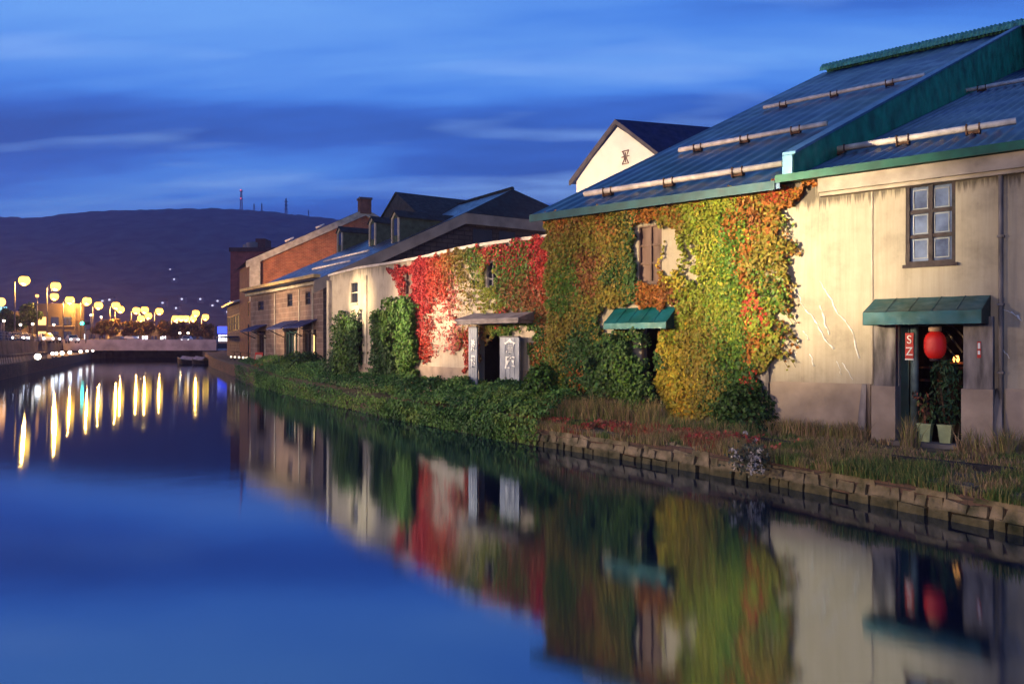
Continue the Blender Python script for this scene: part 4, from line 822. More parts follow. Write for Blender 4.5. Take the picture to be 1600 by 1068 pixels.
# ------------------------------------------------------------------ quay wall, kerb, plants on the bank
rn = random.Random(3)
def along(i, t): return E0[i]*(1-t)+E0[i+1]*t
TQ = thing('quay_wall', (*E0[3], 0), 'mossy rough stone quay wall along the near canal bank', 'wall')
g = MB()
for i in range(0, 6):
    Lg = (E0[i+1]-E0[i]).length; d = (E0[i+1]-E0[i]).normalized(); nn = Vector((d.y,-d.x))
    for row, (z0, z1, off, wmin, wmax) in enumerate(((-.4,.15,0,.22,.7),(.15,.34,.05,.2,.55),(.34,.53,.11,.2,.6))):
        x = -rn.uniform(0,.2)
        while x < Lg:
            wd = rn.uniform(wmin, wmax); a = E0[i]+d*max(0,x); b_ = E0[i]+d*min(Lg, x+wd-.007); o1 = off+rn.uniform(-.03,.035); zz = z1+rn.uniform(-.035,.03)
            r_ = lambda: rn.uniform(-.028,.028)
            if (b_-a).length > .06:
                P = [(a.x+nn.x*o1+r_(), a.y+nn.y*o1+r_(), z0), (b_.x+nn.x*(o1+r_()), b_.y+nn.y*o1, z0), (b_.x+nn.x*(o1+.4), b_.y+nn.y*(o1+.4), z0), (a.x+nn.x*(o1+.4), a.y+nn.y*(o1+.4), z0)]
                fx = .05
                P += [(a.x+d.x*.03+nn.x*(o1+fx), a.y+d.y*.03+nn.y*(o1+fx), zz+r_()), (b_.x-d.x*.03+nn.x*(o1+fx+r_()), b_.y-d.y*.03+nn.y*(o1+fx), zz+r_()), (b_.x+nn.x*(o1+.4), b_.y+nn.y*(o1+.4), zz+.02), (a.x+nn.x*(o1+.4), a.y+nn.y*(o1+.4), zz+.02)]
                g.box8(P)
            x += wd
g.build('stones', M['stone'], TQ)
g = MB()
for i in range(0, nE-1):
    a, b_ = E0[i]+lnorm(i)*.13, E0[i+1]+lnorm(i+1)*.13; g.face([(*a,-.5),(*b_,-.5),(*b_,Z1[i+1]-.02),(*a,Z1[i]-.02)], [(i*9,0),(i*9+9,0),(i*9+9,1.5),(i*9,1.5)])
    a2, b2 = E1[i], E1[i+1]; g.face([(*a,Z1[i]-.02),(*b_,Z1[i+1]-.02),(*b2,Z1[i+1]+.005),(*a2,Z1[i]+.005)], [(0,0),(9,0),(9,.2),(0,.2)])
g.build('backing', M['quaybrick'], TQ)
g = MB()
for i in range(0, 5):
    a, b_ = E2[i], E2[i+1]; d = (b_-a).normalized(); nn = Vector((d.y,-d.x))
    P = [(*(a-nn*.09),.5),(*(b_-nn*.09),.5),(*(b_+nn*.12),.5),(*(a+nn*.12),.5)]; g.box8(P+[(x,y,.70) for x,y,_ in P])
tag(g.build('path_kerb', M['kerb']), None, None, kind='structure')

def blades(name, P, H, C, lean, wd, parent=None):
    k = len(P); th = RNG.random(k)*6.28; ld = np.stack([np.cos(th), np.sin(th), 0*th], 1)*(lean*RNG.random(k)*H)[:, None]
    ta = RNG.normal(0, .5, k); sd = np.stack([np.cos(ta), np.sin(ta), 0*ta], 1)*wd[:, None]
    up = np.array([[0, 0, 1.]])*H[:, None]
    V = np.stack([P-sd, P+sd, P+.55*up+.35*ld+sd*.7, P+.55*up+.35*ld-sd*.7, P+up*.95+ld], 1).reshape(-1, 3)
    i = np.arange(k)*5; Fc = np.stack([i,i+1,i+2, i,i+2,i+3, i+3,i+2,i+4], 1).reshape(-1)
    return rawmesh(name, V, Fc, 3, np.repeat(C, 5, 0), M['grass'], parent)
def mixcol(cols, k, noise=None): 
    c = np.array(cols)[RNG.integers(0, len(cols), k)]; return np.clip(c*(.55+.9*RNG.random((k,1))), .003, .8)
DRY = [(.42,.27,.13),(.34,.21,.11),(.26,.21,.07),(.24,.22,.06)]; GRN = [(.10,.17,.04),(.15,.18,.05),(.07,.13,.03)]; RED = [(.40,.05,.04),(.34,.09,.05),(.26,.11,.05)]
def bankpts(k, i0, i1, lo, hi, power=1.):
    P = np.zeros((k, 3)); tt = RNG.random(k)*(i1-i0)+i0; cc = RNG.random(k)**power*(hi-lo)+lo
    for j in range(k):
        i = min(int(tt[j]), nE-2); f = tt[j]-i; a = E1[i]*(1-f)+E1[i+1]*f; b_ = E2[i]*(1-f)+E2[i+1]*f; za = Z1[i]*(1-f)+Z1[i+1]*f; zb = ZG[i]*(1-f)+ZG[i+1]*f
        if cc[j] <= 1: q = a*(1-cc[j])+b_*cc[j]; z = za*(1-cc[j])+zb*cc[j]
        else: nv = lnorm(i)*(1-f)+lnorm(i+1)*f; q = b_+nv*(cc[j]-1)*3.; z = zb
        P[j] = (q.x, q.y, z)
    return P, tt, cc
# keep blades off the inside of the buildings
def outside(P, W, margin=.05):
    d = W.p[-1]-W.p[0]; d = d.normalized(); n_ = Vector((d.y,-d.x)); return (P[:,0]-W.p[0].x)*n_.x+(P[:,1]-W.p[0].y)*n_.y > margin
grassP, grassH, grassC, grassW, grassL = [], [], [], [], []
def add(P, H, C, Wd): grassP.append(P); grassH.append(H); grassC.append(C); grassW.append(Wd)
P, tt, cc = bankpts(56000, 0, 5.2, -.2, 1.02)           # slope between the stones and the kerb
pt = VNa.fbm(P[:,0]*1.7, P[:,1]*1.7); keep = (pt+.25*RNG.random(len(P)) > .54) & (cc < .93); P = P[keep]; pt = pt[keep]; tt = tt[keep]; k = len(P)
C_ = np.where(((VNb.fbm(P[:,0]*.9, P[:,1]*.9) > .56) & (tt > 3.1))[:,None], mixcol(RED+DRY, k), np.where((VNc.fbm(P[:,0]*1.1, P[:,1]*1.1) > .43)[:,None], mixcol(DRY, k), mixcol(GRN+DRY[2:], k)))
add(P, .06+.22*RNG.random(k)*pt*1.7, C_, .004+.006*RNG.random(k))
P, tt, cc = bankpts(60000, 0, 5.0, 1.03, 2.9); P = P[outside(P, A, .08)]; du_ = (P[:,0]-OA.x)*dA.x+(P[:,1]-OA.y)*dA.y; dn_ = -((P[:,0]-OA.x)*nA.x+(P[:,1]-OA.y)*nA.y); P = P[~((du_ > dr1[0]) & (du_ < dr1[1]) & (dn_ < 1.3))]; k = len(P); pt = VNb.fbm(P[:,0]*1.3, P[:,1]*1.3)
keep = pt+.3*RNG.random(k) > .52; P = P[keep]; pt = pt[keep]; k = len(P)
C_ = np.where((VNc.fbm(P[:,0]*.8+4, P[:,1]*.8) > .48)[:,None], mixcol(GRN+DRY[2:], k), mixcol(DRY+[(.26,.15,.09)], k)); add(P, .05+.16*RNG.random(k)*pt*1.5, C_, .006+.008*RNG.random(k))
# tall dry grass at the foot of the walls
for px0, px1, n0, n1, h0, h1, k, cols in ((1205,1362,.12,.55,.25,.6,1500,DRY), (1560,1700,.12,.6,.3,.7,900,DRY), (1520,1600,.5,1.4,.3,.75,700,DRY), (875,1050,.3,1.1,.4,1.0,3000,DRY), (870,1000,.3,1.3,.3,.8,1200,DRY+GRN), (1430,1450,.5,1.2,.3,.8,160,DRY), (1040,1200,.6,1.6,.2,.5,1500,GRN+DRY)):
    ua, ub = A.hit(px0)[0], A.hit(px1)[0]; u = RNG.uniform(ua, ub, k); nn = RNG.uniform(n0, n1, k)
    cl = VNa.fbm(u*2.2, nn*2.2+px0); kp = cl > .42; u, nn = u[kp], nn[kp]; P = np.array([A.pos(a, b_, .6) for a, b_ in zip(u, nn)]); add(P, h0+(h1-h0)*RNG.random(len(P))*cl[kp]*1.5, mixcol(cols, len(P)), .005+.006*RNG.random(len(P)))
tag(blades('bank_grass', np.concatenate(grassP), np.concatenate(grassH), np.concatenate(grassC), .55, np.concatenate(grassW)), 'dry brown and green grass on the near canal bank', 'grass', kind='stuff')
# low red weeds along the kerb
P, tt, cc = bankpts(5200, 2.7, 5.2, .25, 1.0); kp = VNb.fbm(P[:,0]*1.4+2, P[:,1]*1.4) > .55; P = P[kp]; P[:,2] += .03+.16*RNG.random(len(P)); tag(leaves('red_weeds', P, np.tile([[-.3,-.5,.8]], (len(P),1)), .06+.05*RNG.random(len(P)), mixcol(RED, len(P)), jitter=.6), 'low red weeds scattered on the bank below the kerb', 'weeds', kind='stuff')
# green ground cover spilling over the quay
k = 95000; t0, t1 = 4.75, 9.3
P, tt, cc = bankpts(k, t0, t1, -.42, 1.9)
hgt = np.zeros(k)
nz = VNa.fbm(tt*6, cc*2+3)
for j in range(k):
    i = min(int(tt[j]), nE-2); f = tt[j]-i; c = cc[j]; q = E1[i]*(1-f)+E1[i+1]*f; nv = lnorm(i)*(1-f)+lnorm(i+1)*f; zg = ZG[i]*(1-f)+ZG[i+1]*f; z1_ = Z1[i]*(1-f)+Z1[i+1]*f
    if c < 0:  # hanging face
        P[j] = (q.x-nv.x*(.05+.42*nz[j]*(1+c)), q.y-nv.y*(.05+.42*nz[j]*(1+c)), max(.03, z1_+.25+c/.42*(z1_+.25)*.98)); 
    else:
        q = q+nv*(c*1.75); P[j] = (q.x, q.y, z1_+(zg-z1_)*min(1,c*1.9)+.25+(.15+.55*nz[j])*min(1, c*1.2+.25)*(1.15 if f >= 0 else 1))
P += RNG.normal(0, .05, P.shape)
dn = np.minimum(1, np.maximum(0, (tt-4.75)*2)); kp = (RNG.random(k) < .3+.7*dn) & (VNc.fbm(tt*5,cc*3) > .2); 
Nn = np.where((cc < .15)[:,None], np.array([[-.75,-.5,.35]]), np.array([[-.35,-.35,.8]]))
hue = VNb.fbm(tt*4, cc*2.5); C_ = np.where((hue < .45)[:,None], mixcol([(.035,.095,.02),(.05,.12,.025)], k), np.where((hue < .62)[:,None], mixcol([(.07,.16,.03),(.09,.18,.035)], k), mixcol([(.15,.22,.04),(.10,.19,.03)], k)))
tag(leaves('bank_groundcover', P[kp], Nn[kp], (.065+.065*RNG.random(k))[kp], C_[kp], jitter=.5), 'thick green leafy ground cover spilling over the quay edge', 'ground cover', kind='stuff')
def bush(px, py, Y, rx, rz, k, cols, label, name='bush', cat='bush', group=None, size=.16):
    p = at(px, py, Y); p.z = max(p.z, .7); t = thing(name, p, label, cat, group)
    d = unit(RNG.normal(0, 1, (k,3))); d[:,2] = np.abs(d[:,2]); r_ = (.55+.45*RNG.random(k)**.5)*(.75+.5*VNa.fbm(d[:,0]*2+px, d[:,2]*2+d[:,1]))
    leaves('foliage', np.array(p)+d*r_[:,None]*np.array([[rx,rx*.8,rz]]), d+np.array([[0,0,.3]]), size*(.7+.6*RNG.random(k)), mixcol(cols, k), t)
    g = MB()
    for i in range(5): a = i*1.3; g.tube([p, p+Vector((rx*.4*math.cos(a), rx*.4*math.sin(a), rz*.6))], [.05,.02], 5)
    g.build('stem', M['stem'], t); return t
bush(463, 581, 52, 1.5, 1.3, 1800, [GR,DG], 'round dark green bush before the brown stone doors, farther one', group='bushes by the brown warehouse')
bush(484, 583, 48, 1.2, 1.35, 1700, [DG,(.03,.06,.014)], 'darker round bush at the end of the brown stone wall', group='bushes by the brown warehouse')
bush(845, 640, 24.2, .75, 1.3, 2200, [GR,DG,LG], 'leafy green bush at the corner between the two ivy walls', size=.12)
bush(1165, 668, 20.0, .9, 1.1, 2200, [DG,(.03,.06,.014)], 'dark green bush at the foot of the yellow ivy by the bare plaster', size=.11)
# pale flowering weed on the quay edge
pf = Vector((xat(1172, 15.9), 15.9, .5)); tf = thing('flowering_weed', pf, 'pale white-flowered weed drooping over the quay stones', 'plant')
g = MB(); Pq = []
for i in range(13):
    a = random.uniform(2.4,5.4); L_ = random.uniform(.25,.5); path = [pf, pf+Vector((math.cos(a)*L_*.5,math.sin(a)*L_*.4,random.uniform(.05,.3))), pf+Vector((math.cos(a)*L_,math.sin(a)*L_*.6,random.uniform(-.2,.2)))]
    if i == 0: path = [pf, pf+Vector((.05,-.05,.25)), pf+Vector((-.08,0,.55))]
    if i == 1: path = [pf, pf+Vector((.12,-.05,.2)), pf+Vector((.1,0,.4))]
    g.tube(path, .006, 4)
    for q_ in range(3 if i > 1 else 1): Pq.append(np.array(path[2])+RNG.normal(0,.05 if i > 1 else .005,3))
g.build('stem', M['stem'], tf); Pq = np.array(Pq); k = len(Pq)*7; leaves('flowers', np.repeat(Pq,7,0)+RNG.normal(0,.025,(k,3)), np.tile([[-.3,-.7,.4]],(k,1)), .035+.025*RNG.random(k), np.tile([[.55,.47,.40]],(k,1))*(.6+.5*RNG.random((k,1))), tf)
k = 500; leaves('foliage', np.array(pf)+np.stack([RNG.normal(0,.2,k),RNG.normal(0,.12,k),RNG.normal(.05,.14,k)],1), np.tile([[-.3,-.7,.4]],(k,1)), .05+.03*RNG.random(k), mixcol([(.10,.10,.07),(.06,.07,.04)],k), tf)

# ------------------------------------------------------------------ terrace by the far warehouses
for i, px in enumerate((361,367,373.5,380,385.5)):
    p = at(px, 562, 80-i*3); p.z = 1.25+.0; z_ = zat(559+i*.5, p.y)
    t = thing('terrace_lamp', p, 'little white globe lamps along the terrace edge by the brick warehouse', 'lamp', 'terrace lamps')
    g = MB(); g.tube([p, Vector((p.x,p.y,z_))], .035, 6); g.build('post', M['blacksteel'], t)
    g = MB(); g.lathe((p.x,p.y,z_+.12), [(0,.11),(.08,.08),(.11,0),(.08,-.08),(0,-.11)], 10); g.build('globe', emat('terrace_globe', (1,.85,.6), 1.6), t)
def cafe_table(p, label):
    t = thing('cafe_table', p, label, 'table', 'terrace tables'); g = MB(); g.lathe((p.x,p.y,p.z+.72), [(0,.03),(.45,.03),(.45,0),(0,0)], 14); g.build('table_top', M['brown'], t)
    g = MB(); g.lathe((p.x,p.y,p.z), [(.25,0),(.25,.03),(.05,.06),(.04,.72)], 10); g.build('pedestal', M['blacksteel'], t)
for px, Y in ((366,86),(376,82),(388,72),(396,67)):
    p = at(px, HY, Y); p.z = 1.26; cafe_table(p, 'dark round tables standing on the terrace before the brick warehouse')
for px, Y, lb in ((405, 62, 'small red signboard standing on the terrace by the stone warehouse doors'),):
    p = at(px, HY, Y); p.z = 1.1; t = thing('signboard', p, lb, 'sign'); g = MB(); g.box8([Vector(q)+p for q in ((-.35,-.3,0),(.35,-.3,0),(.35,.3,0),(-.35,.3,0),(-.3,-.03,1.1),(.3,-.03,1.1),(.3,.03,1.1),(-.3,.03,1.1))]); g.build('board', M['red'], t)
    g = MB(); g.box8([Vector(q)+p for q in ((-.25,-.26,.25),(.25,-.26,.25),(.25,-.24,.25),(-.25,-.24,.25),(-.23,-.1,.9),(.23,-.1,.9),(.23,-.08,.9),(-.23,-.08,.9))]); g.build('face', M['cream'], t)

# ------------------------------------------------------------------ left bank, roads, bridge
LD = Vector((-.411,.911)); LN = Vector((.911,.411))
def LB(off, y): # point of a line parallel to the left bank at depth y
    return Vector(((-10.7+off-.411*y)/.911, y))
def lstrip(name, m_, pairs, y0=-60, y1=162):
    g = MB()
    ys = [y0+(y1-y0)*i/12 for i in range(13)]
    for a, b_ in zip(ys, ys[1:]):
        for (o1,z1),(o2,z2) in zip(pairs, pairs[1:]): g.face([(*LB(o1,a),z1),(*LB(o1,b_),z1),(*LB(o2,b_),z2),(*LB(o2,a),z2)], [(a,z1),(b_,z1),(b_,z2),(a,z2)])
    return g.build(name, m_)
tag(lstrip('promenade_wall', M['quaybrick'], [(0,-.5),(0,1.2),(-.4,1.22)]), 'low brick canal wall below the lamp-lit promenade on the far side', 'wall')
tag(lstrip('promenade', M['conc'], [(-.4,1.2),(-5,1.22)]), None, None, kind='structure')
tag(lstrip('retaining_wall', M['wallgrey'], [(-5,1.1),(-5.2,3.3),(-5.6,3.3),(-5.6,3.0)]), 'dark stone retaining wall between promenade and upper road', 'wall')
tag(lstrip('upper_road', M['asphalt'], [(-5.6,3.05),(-24,3.06)]), None, None, kind='structure')
g = MB()
for o_, wd in ((-14.5,.12),(-10.5,.1)):
    for k in range(24): y = 40+k*5; a = LB(o_,y); b_ = LB(o_,y+2.5); g.face([(*a,3.068),(*b_,3.068),(b_.x-wd*2,b_.y,3.068),(a.x-wd*2,a.y,3.068)])
tag(g.build('road_markings', M['white']), None, None, kind='structure')
g = MB(); a = LB(-24,-60); b_ = LB(-24,162)
g.face([(*a,3.05),(*b_,3.05),(-2500,162,3.05),(-2500,-60,3.05)])
g.face([(-2500,162,3.05),(xat(336,168),168,3.05),(60,168,3.05),(2500,168,3.05),(2500,4500,3.05),(-2500,4500,3.05)])
tag(g.build('city_ground', M['asphalt']), None, None, kind='structure')
g = MB(); a = LB(-24,162); g.face([(-2500,161.9,0),(*a,0),(*a,3.05),(-2500,161.9,3.05)]); g.face([(xat(130,168),168,-.5),(2500,168,-.5),(2500,168,3.05),(xat(130,168),168,3.05)]); tag(g.build('embankment', M['wallgrey']), None, None, kind='structure')
# railing on the retaining wall
TR = thing('road_railing', (*LB(-5.4,70), 3.3), 'dark steel railing along the top of the retaining wall', 'railing')
g = MB(); 
for z in (.35,.7,1.0): g = MB(); g.tube([(*LB(-5.4,45),3.3+z),(*LB(-5.4,160),3.3+z)], .035, 5); g.build('rail', M['steel'], TR)
g = MB()
for k in range(59): g = MB(); p = LB(-5.4, 45+k*2); g.box(p.x-.04,p.x+.04,p.y-.04,p.y+.04,3.28,4.32); g.build('post', M['steel'], TR)
# low chain fence by the promenade edge
TF2 = thing('promenade_fence', (*LB(-.2,62), 1.2), 'low black fence with leaning bars along the promenade edge', 'fence')
g = MB()
for k in range(60):
    g = MB(); p = LB(-.25, 45+k*.8); q = LB(-.25, 45.5+k*.8); g.tube([(*p,1.22),(*q,1.95)], .03, 4); g.build('bar', M['blacksteel'], TF2)
g = MB(); g.tube([(*LB(-.25,45),1.95),(*LB(-.25,93),1.95)], .035, 5); g.build('rail', M['blacksteel'], TF2)
# bridge
TBr = thing('road_bridge', (xat(240,159), 159, 0), 'grey girder road bridge crossing the far end of the canal', 'bridge')
xl, xr = xat(96,160)-4, xat(345,160)
def bz(y): return zat(y, 158)
g = MB(); g.box(xl,xr,158,168,1.65,2.0); g.box(xl,xr,157.6,158.4,1.62,bz(530)-.05); g.build('girder', mat('pale_bridge_girder', (.52, .45, .47), .7, 0, .25, .5, .2, 2), TBr)
g = MB(); g.box(xl,xr,157.7,168,2.0,3.02); g.build('deck', M['asphalt'], TBr)
g = MB(); zt_ = 3.85
for z in (.35,.65): g.tube([(xl,157.9,3.+z+.2),(xr,157.9,3.+z+.2)], .06, 5)
for k in range(15): x = xl+(xr-xl)*k/14; g.box(x-.06,x+.06,157.84,157.96,3.0,4.0)
g.build('railing', M['steel'], TBr)
for px in (118, 335): 
    g = MB(); x = xat(px,158); g.box(x-2.5,x+2.5,158.4,168,-.5,1.66); g.build('abutment', M['conc'], TBr)
# lit underpass glimpse
# ------------------------------------------------------------------ street lamps
SODB = bpy.data.lights.new('bulb', 'POINT'); SODB.energy = 8000; SODB.color = (1,.45,.08); SODB.specular_factor = .03; SODB.shadow_soft_size = .2
def street_lamp(px, py, Y, label, r_=.5, arm=1.4, group='sodium street lamps along the road', mtl='sodium', base=3.05):
    p = at(px, py, Y); bx = Vector((p.x-arm, p.y, base)); t = thing('street_lamp', bx, label, 'street lamp', group)
    g = MB(); g.tube([bx, bx+Vector((0,0,p.z-base-.3)), bx+Vector((arm*.3,0,p.z-base+.25)), Vector((p.x,p.y,p.z+.3))], [.13,.09,.07,.05], 6); g.build('pole', M['steel'], t)
    g = MB(); g.lathe(p, [(0,r_*1.15),(r_*.5,r_*1.1),(r_*.75,r_*.8),(r_*.7,r_*.72)], 10); g.build('hood', M['steel'], t)
    g = MB(); g.lathe(p, [(0,r_*.95)]+[(r_*math.sin(a*math.pi/8), r_*math.cos(a*math.pi/8)) for a in range(1,8)]+[(0,-r_)], 12); g.build('lamp', M[mtl], t)
    if mtl == 'sodium':
        l_ = bpy.data.objects.new('bulb', SODB); COL.objects.link(l_); l_.parent = t; l_.location = p-bx+Vector((0,-.3,-r_-.25))
SL = [(38,438,'tallest sodium street lamp nearest along the road beyond the promenade'),(87,447,'second tall sodium street lamp from the near end of the road'),(85,463,'shorter sodium lamp directly below the second tall lamp')]
LR = [(109,469),(136,470),(154,477),(181,477),(188,483),(213,485),(226,484),(232,493),(220,497),(249,486),(274,497),(283,497),(291,497),(302,497),(306,489),(321,495)]
for x, y, lb in SL: street_lamp(x, y, 9.4*F/(HY-y), lb, .74)
for x, y in LR: Y = min(9.4*F/(HY-y), 290); street_lamp(x, y, Y, 'yellow sodium street lamp in the long receding row beyond the bridge', .54+.002*Y)
# small white post lamps
for x, y, Y in ((6,501,125),(32,507,130),(51,506,128),(84,507,140),(142,492,190),(158,495,200),(281,520,170),(294,520,172)):
    street_lamp(x, y, Y, 'small white post lamp glowing at the roadside behind the promenade', .2 if x < 100 else .24, .0, 'white roadside post lamps', 'whitelamp')
street_lamp(58, 483-21, 150, 'thin pole lamp with a small cream globe between the two tallest sodium lamps', .3, 0., None, 'orangelamp')
# promenade lamps just above the water
def gas_lamp(p, hgt, r_, label, group):
    t = thing('promenade_lamp', p, label, 'lamp', group); g = MB(); g.lathe(p, [(.12,0),(.1,.08),(.05,.12),(.045,hgt-.2),(.09,hgt-.14),(.09,hgt-.1)], 8); g.build('post', M['blacksteel'], t)
    g = MB(); g.lathe(p+Vector((0,0,hgt)), [(0,-r_),(r_*.7,-r_*.7),(r_,0),(r_*.7,r_*.7),(0,r_)], 10); g.build('lantern', M['whitelamp'], t)
    g = MB(); g.lathe(p+Vector((0,0,hgt)), [(r_*.5,r_*.9),(r_*.4,r_*1.2),(0,r_*1.4)], 8); g.build('cap', M['blacksteel'], t)
gas_lamp(Vector((xat(59,76),76,1.2)), zat(571,76)-1.2 if zat(571,76) > 1.5 else .45, .30, 'brightest white lamp low on the promenade nearest the water', None)
for x, y, Y in ((82,564,96),(88,563,100),(97,562,104),(109,560,112),(126,557,126),(136,556,134),(145,555,142)):
    p = Vector((xat(x,Y), Y, 1.2)); gas_lamp(p, .5, .26 if x in (97,109,126) else .2, 'white lamp in the low row receding along the promenade', 'low promenade lamps')
# unseen promenade lamps for the warm glow on the warehouses, posts added around them
def unseen_post(y, power, zl=5.2):
    p2 = LB(-2.2, y); p = Vector((*p2, 1.22)); t = thing('unseen_lamp_post', p, 'unseen lamp post added for the warm light on the warehouses across the canal', 'lamp post', 'unseen promenade lamps')
    g = MB(); g.lathe(p, [(.2,0),(.18,.3),(.09,.4),(.07,zl-1.6),(.12,zl-1.5)], 10); g.build('post', M['blacksteel'], t); g = MB(); g.lathe(p+Vector((0,0,zl-1.22)), [(.14,-.25),(.25,.2),(0,.45)], 8); g.build('hood', M['blacksteel'], t)
    l_ = bpy.data.objects.new('bulb', bpy.data.lights.new('bulb', 'POINT')); COL.objects.link(l_); l_.parent = t; l_.location = (.35, 0, zl-1.22); l_.data.energy = power; l_.data.color = (1,.76,.52); l_.data.shadow_soft_size = .25
for y, pw in ((-8, 6800),(8, 7800),(26, 11500),(46, 6500)): unseen_post(y, pw)
def flood(src, tgt, power, ang, col=(1,.74,.42), blend=1., size=.3):
    s = bpy.data.lights.new('floodlight', 'SPOT'); s.energy = power; s.spot_size = R(ang); s.spot_blend = blend; s.color = col; s.shadow_soft_size = size
    o = bpy.data.objects.new('floodlight', s); COL.objects.link(o); o.location = src; o.rotation_euler = (Vector(tgt)-Vector(src)).to_track_quat('-Z','Y').to_euler()
def wp(W, px, py): u, z = W.hit(px, py); return W.pos(u, 0, z)
s1 = (*LB(-3, 8), 5.6); s2 = (*LB(-3, 27), 5.6); s3 = (*LB(-3, 46), 5.6)
flood(s1, wp(A,1270,385), 105000, 15, (1,.84,.52)); flood(s1, wp(A,1110,420), 48000, 20, (1,.78,.42)); flood(s1, wp(A,930,430), 15000, 22)
flood(s2, wp(B,760,430), 70000, 20, (1,.74,.48)); flood(s2, wp(B,665,480), 80000, 17, (1,.74,.48)); flood(s2, wp(B,560,470), 90000, 9, (1,.80,.46)); flood(s3, wp(B,530,470), 40000, 10)
flood(s3, wp(C,450,480), 50000, 24, (1,.72,.42)); flood(s3, PD(0,5,10), 105000, 18, (1,.62,.34))
hm = (Pl+Pr)/2; flood((hm.x-7, hm.y-10, 6.5), Vector((Ap.x,Ap.y,Ap.z-2.2)), 13500, 70, (1,.74,.46))

# ------------------------------------------------------------------ traffic, signal, boats
def car(p, heading, body, label, group=None, front=True):
    t = thing('parked_car' if False else 'car', p, label, 'car', group); c, s_ = math.cos(heading), math.sin(heading)
    X = lambda x, y, z: Vector((p.x+c*x-s_*y, p.y+s_*x+c*y, p.z+z))
    g = MB(); prof = [(-2.1,.35),(-2.15,.75),(-2.05,1.0),(-1.5,1.05),(-.9,1.5),(.4,1.52),(1.1,1.02),(2.0,.85),(2.15,.6),(2.1,.35)]
    n_ = len(prof); L_ = [X(x,-.84 if z < 1.1 else -.68,z) for x,z in prof]; Rr = [X(x,.84 if z < 1.1 else .68,z) for x,z in prof]
    g.face(L_); g.face(Rr[::-1])
    for i in range(n_): j = (i+1) % n_; g.face([L_[j],L_[i],Rr[i],Rr[j]])
    g.build('body', body, t)
    g = MB()
    for sg_ in (-1,1): g.face([X(-1.25,sg_*.80,1.1),X(.9,sg_*.80,1.1),X(.35,sg_*.705,1.44),X(-.85,sg_*.705,1.44)][::sg_])
    g.face([X(.47,-.62,1.48),X(1.08,-.74,1.06),X(1.08,.74,1.06),X(.47,.62,1.48)]); g.build('windscreen', M['glass'], t)
    for wx in (-1.3,1.35):
        for wy in (-.8,.8): 
            g = MB(); g.tube([X(wx,wy-.1,.33),X(wx,wy+.1,.33)], .33, 12); g.build('wheel', M['tyre'], t)
    for sg_ in (-.62,.62):
        g = MB(); q = X(2.1,sg_,.68); g.lathe(q, [(0,-.14),(.12,-.1),(.19,0),(.12,.1),(0,.14)], 8); g.build('headlight', M['headl'] if front else M['carpaint2'], t)
        g = MB(); q = X(-2.1,sg_,.8); g.lathe(q, [(0,-.08),(.08,0),(0,.08)], 8); g.build('tail_light', M['tail'], t)
hdg = math.atan2(-.911,.411)
for px, Y, b_, lb in ((25,112,'carpaint2','dark car with bright headlights on the upper road, nearest of the queue'),(33,118,'carpaint','white car close behind the nearest headlights on the upper road'),(72,126,'carpaint','white car with glaring headlights midway along the upper road'),(83,135,'carpaint2','dark car with headlights following the glaring white car'),(113,150,'carpaint','pale car with headlights where the upper road meets the bridge')):
    car(Vector((xat(px,Y), Y, 3.06)), hdg+.25, M[b_], lb)
for px, Y, hd_, b_, lb in ((292,163,-1.35,'carpaint','white car with twin headlights coming over the bridge'),):
    car(Vector((xat(px,Y), Y, 3.03)), hd_, M[b_], lb)
for px, Y, b_, lb in ((182,164,'carpaint2','dark car crossing the bridge with its tail lights glowing, left of the lamps'),(202,165,'carpaint','white car crossing the bridge just behind a dark one')): car(Vector((xat(px,Y), Y, 3.03)), math.pi, M[b_], lb, front=False)
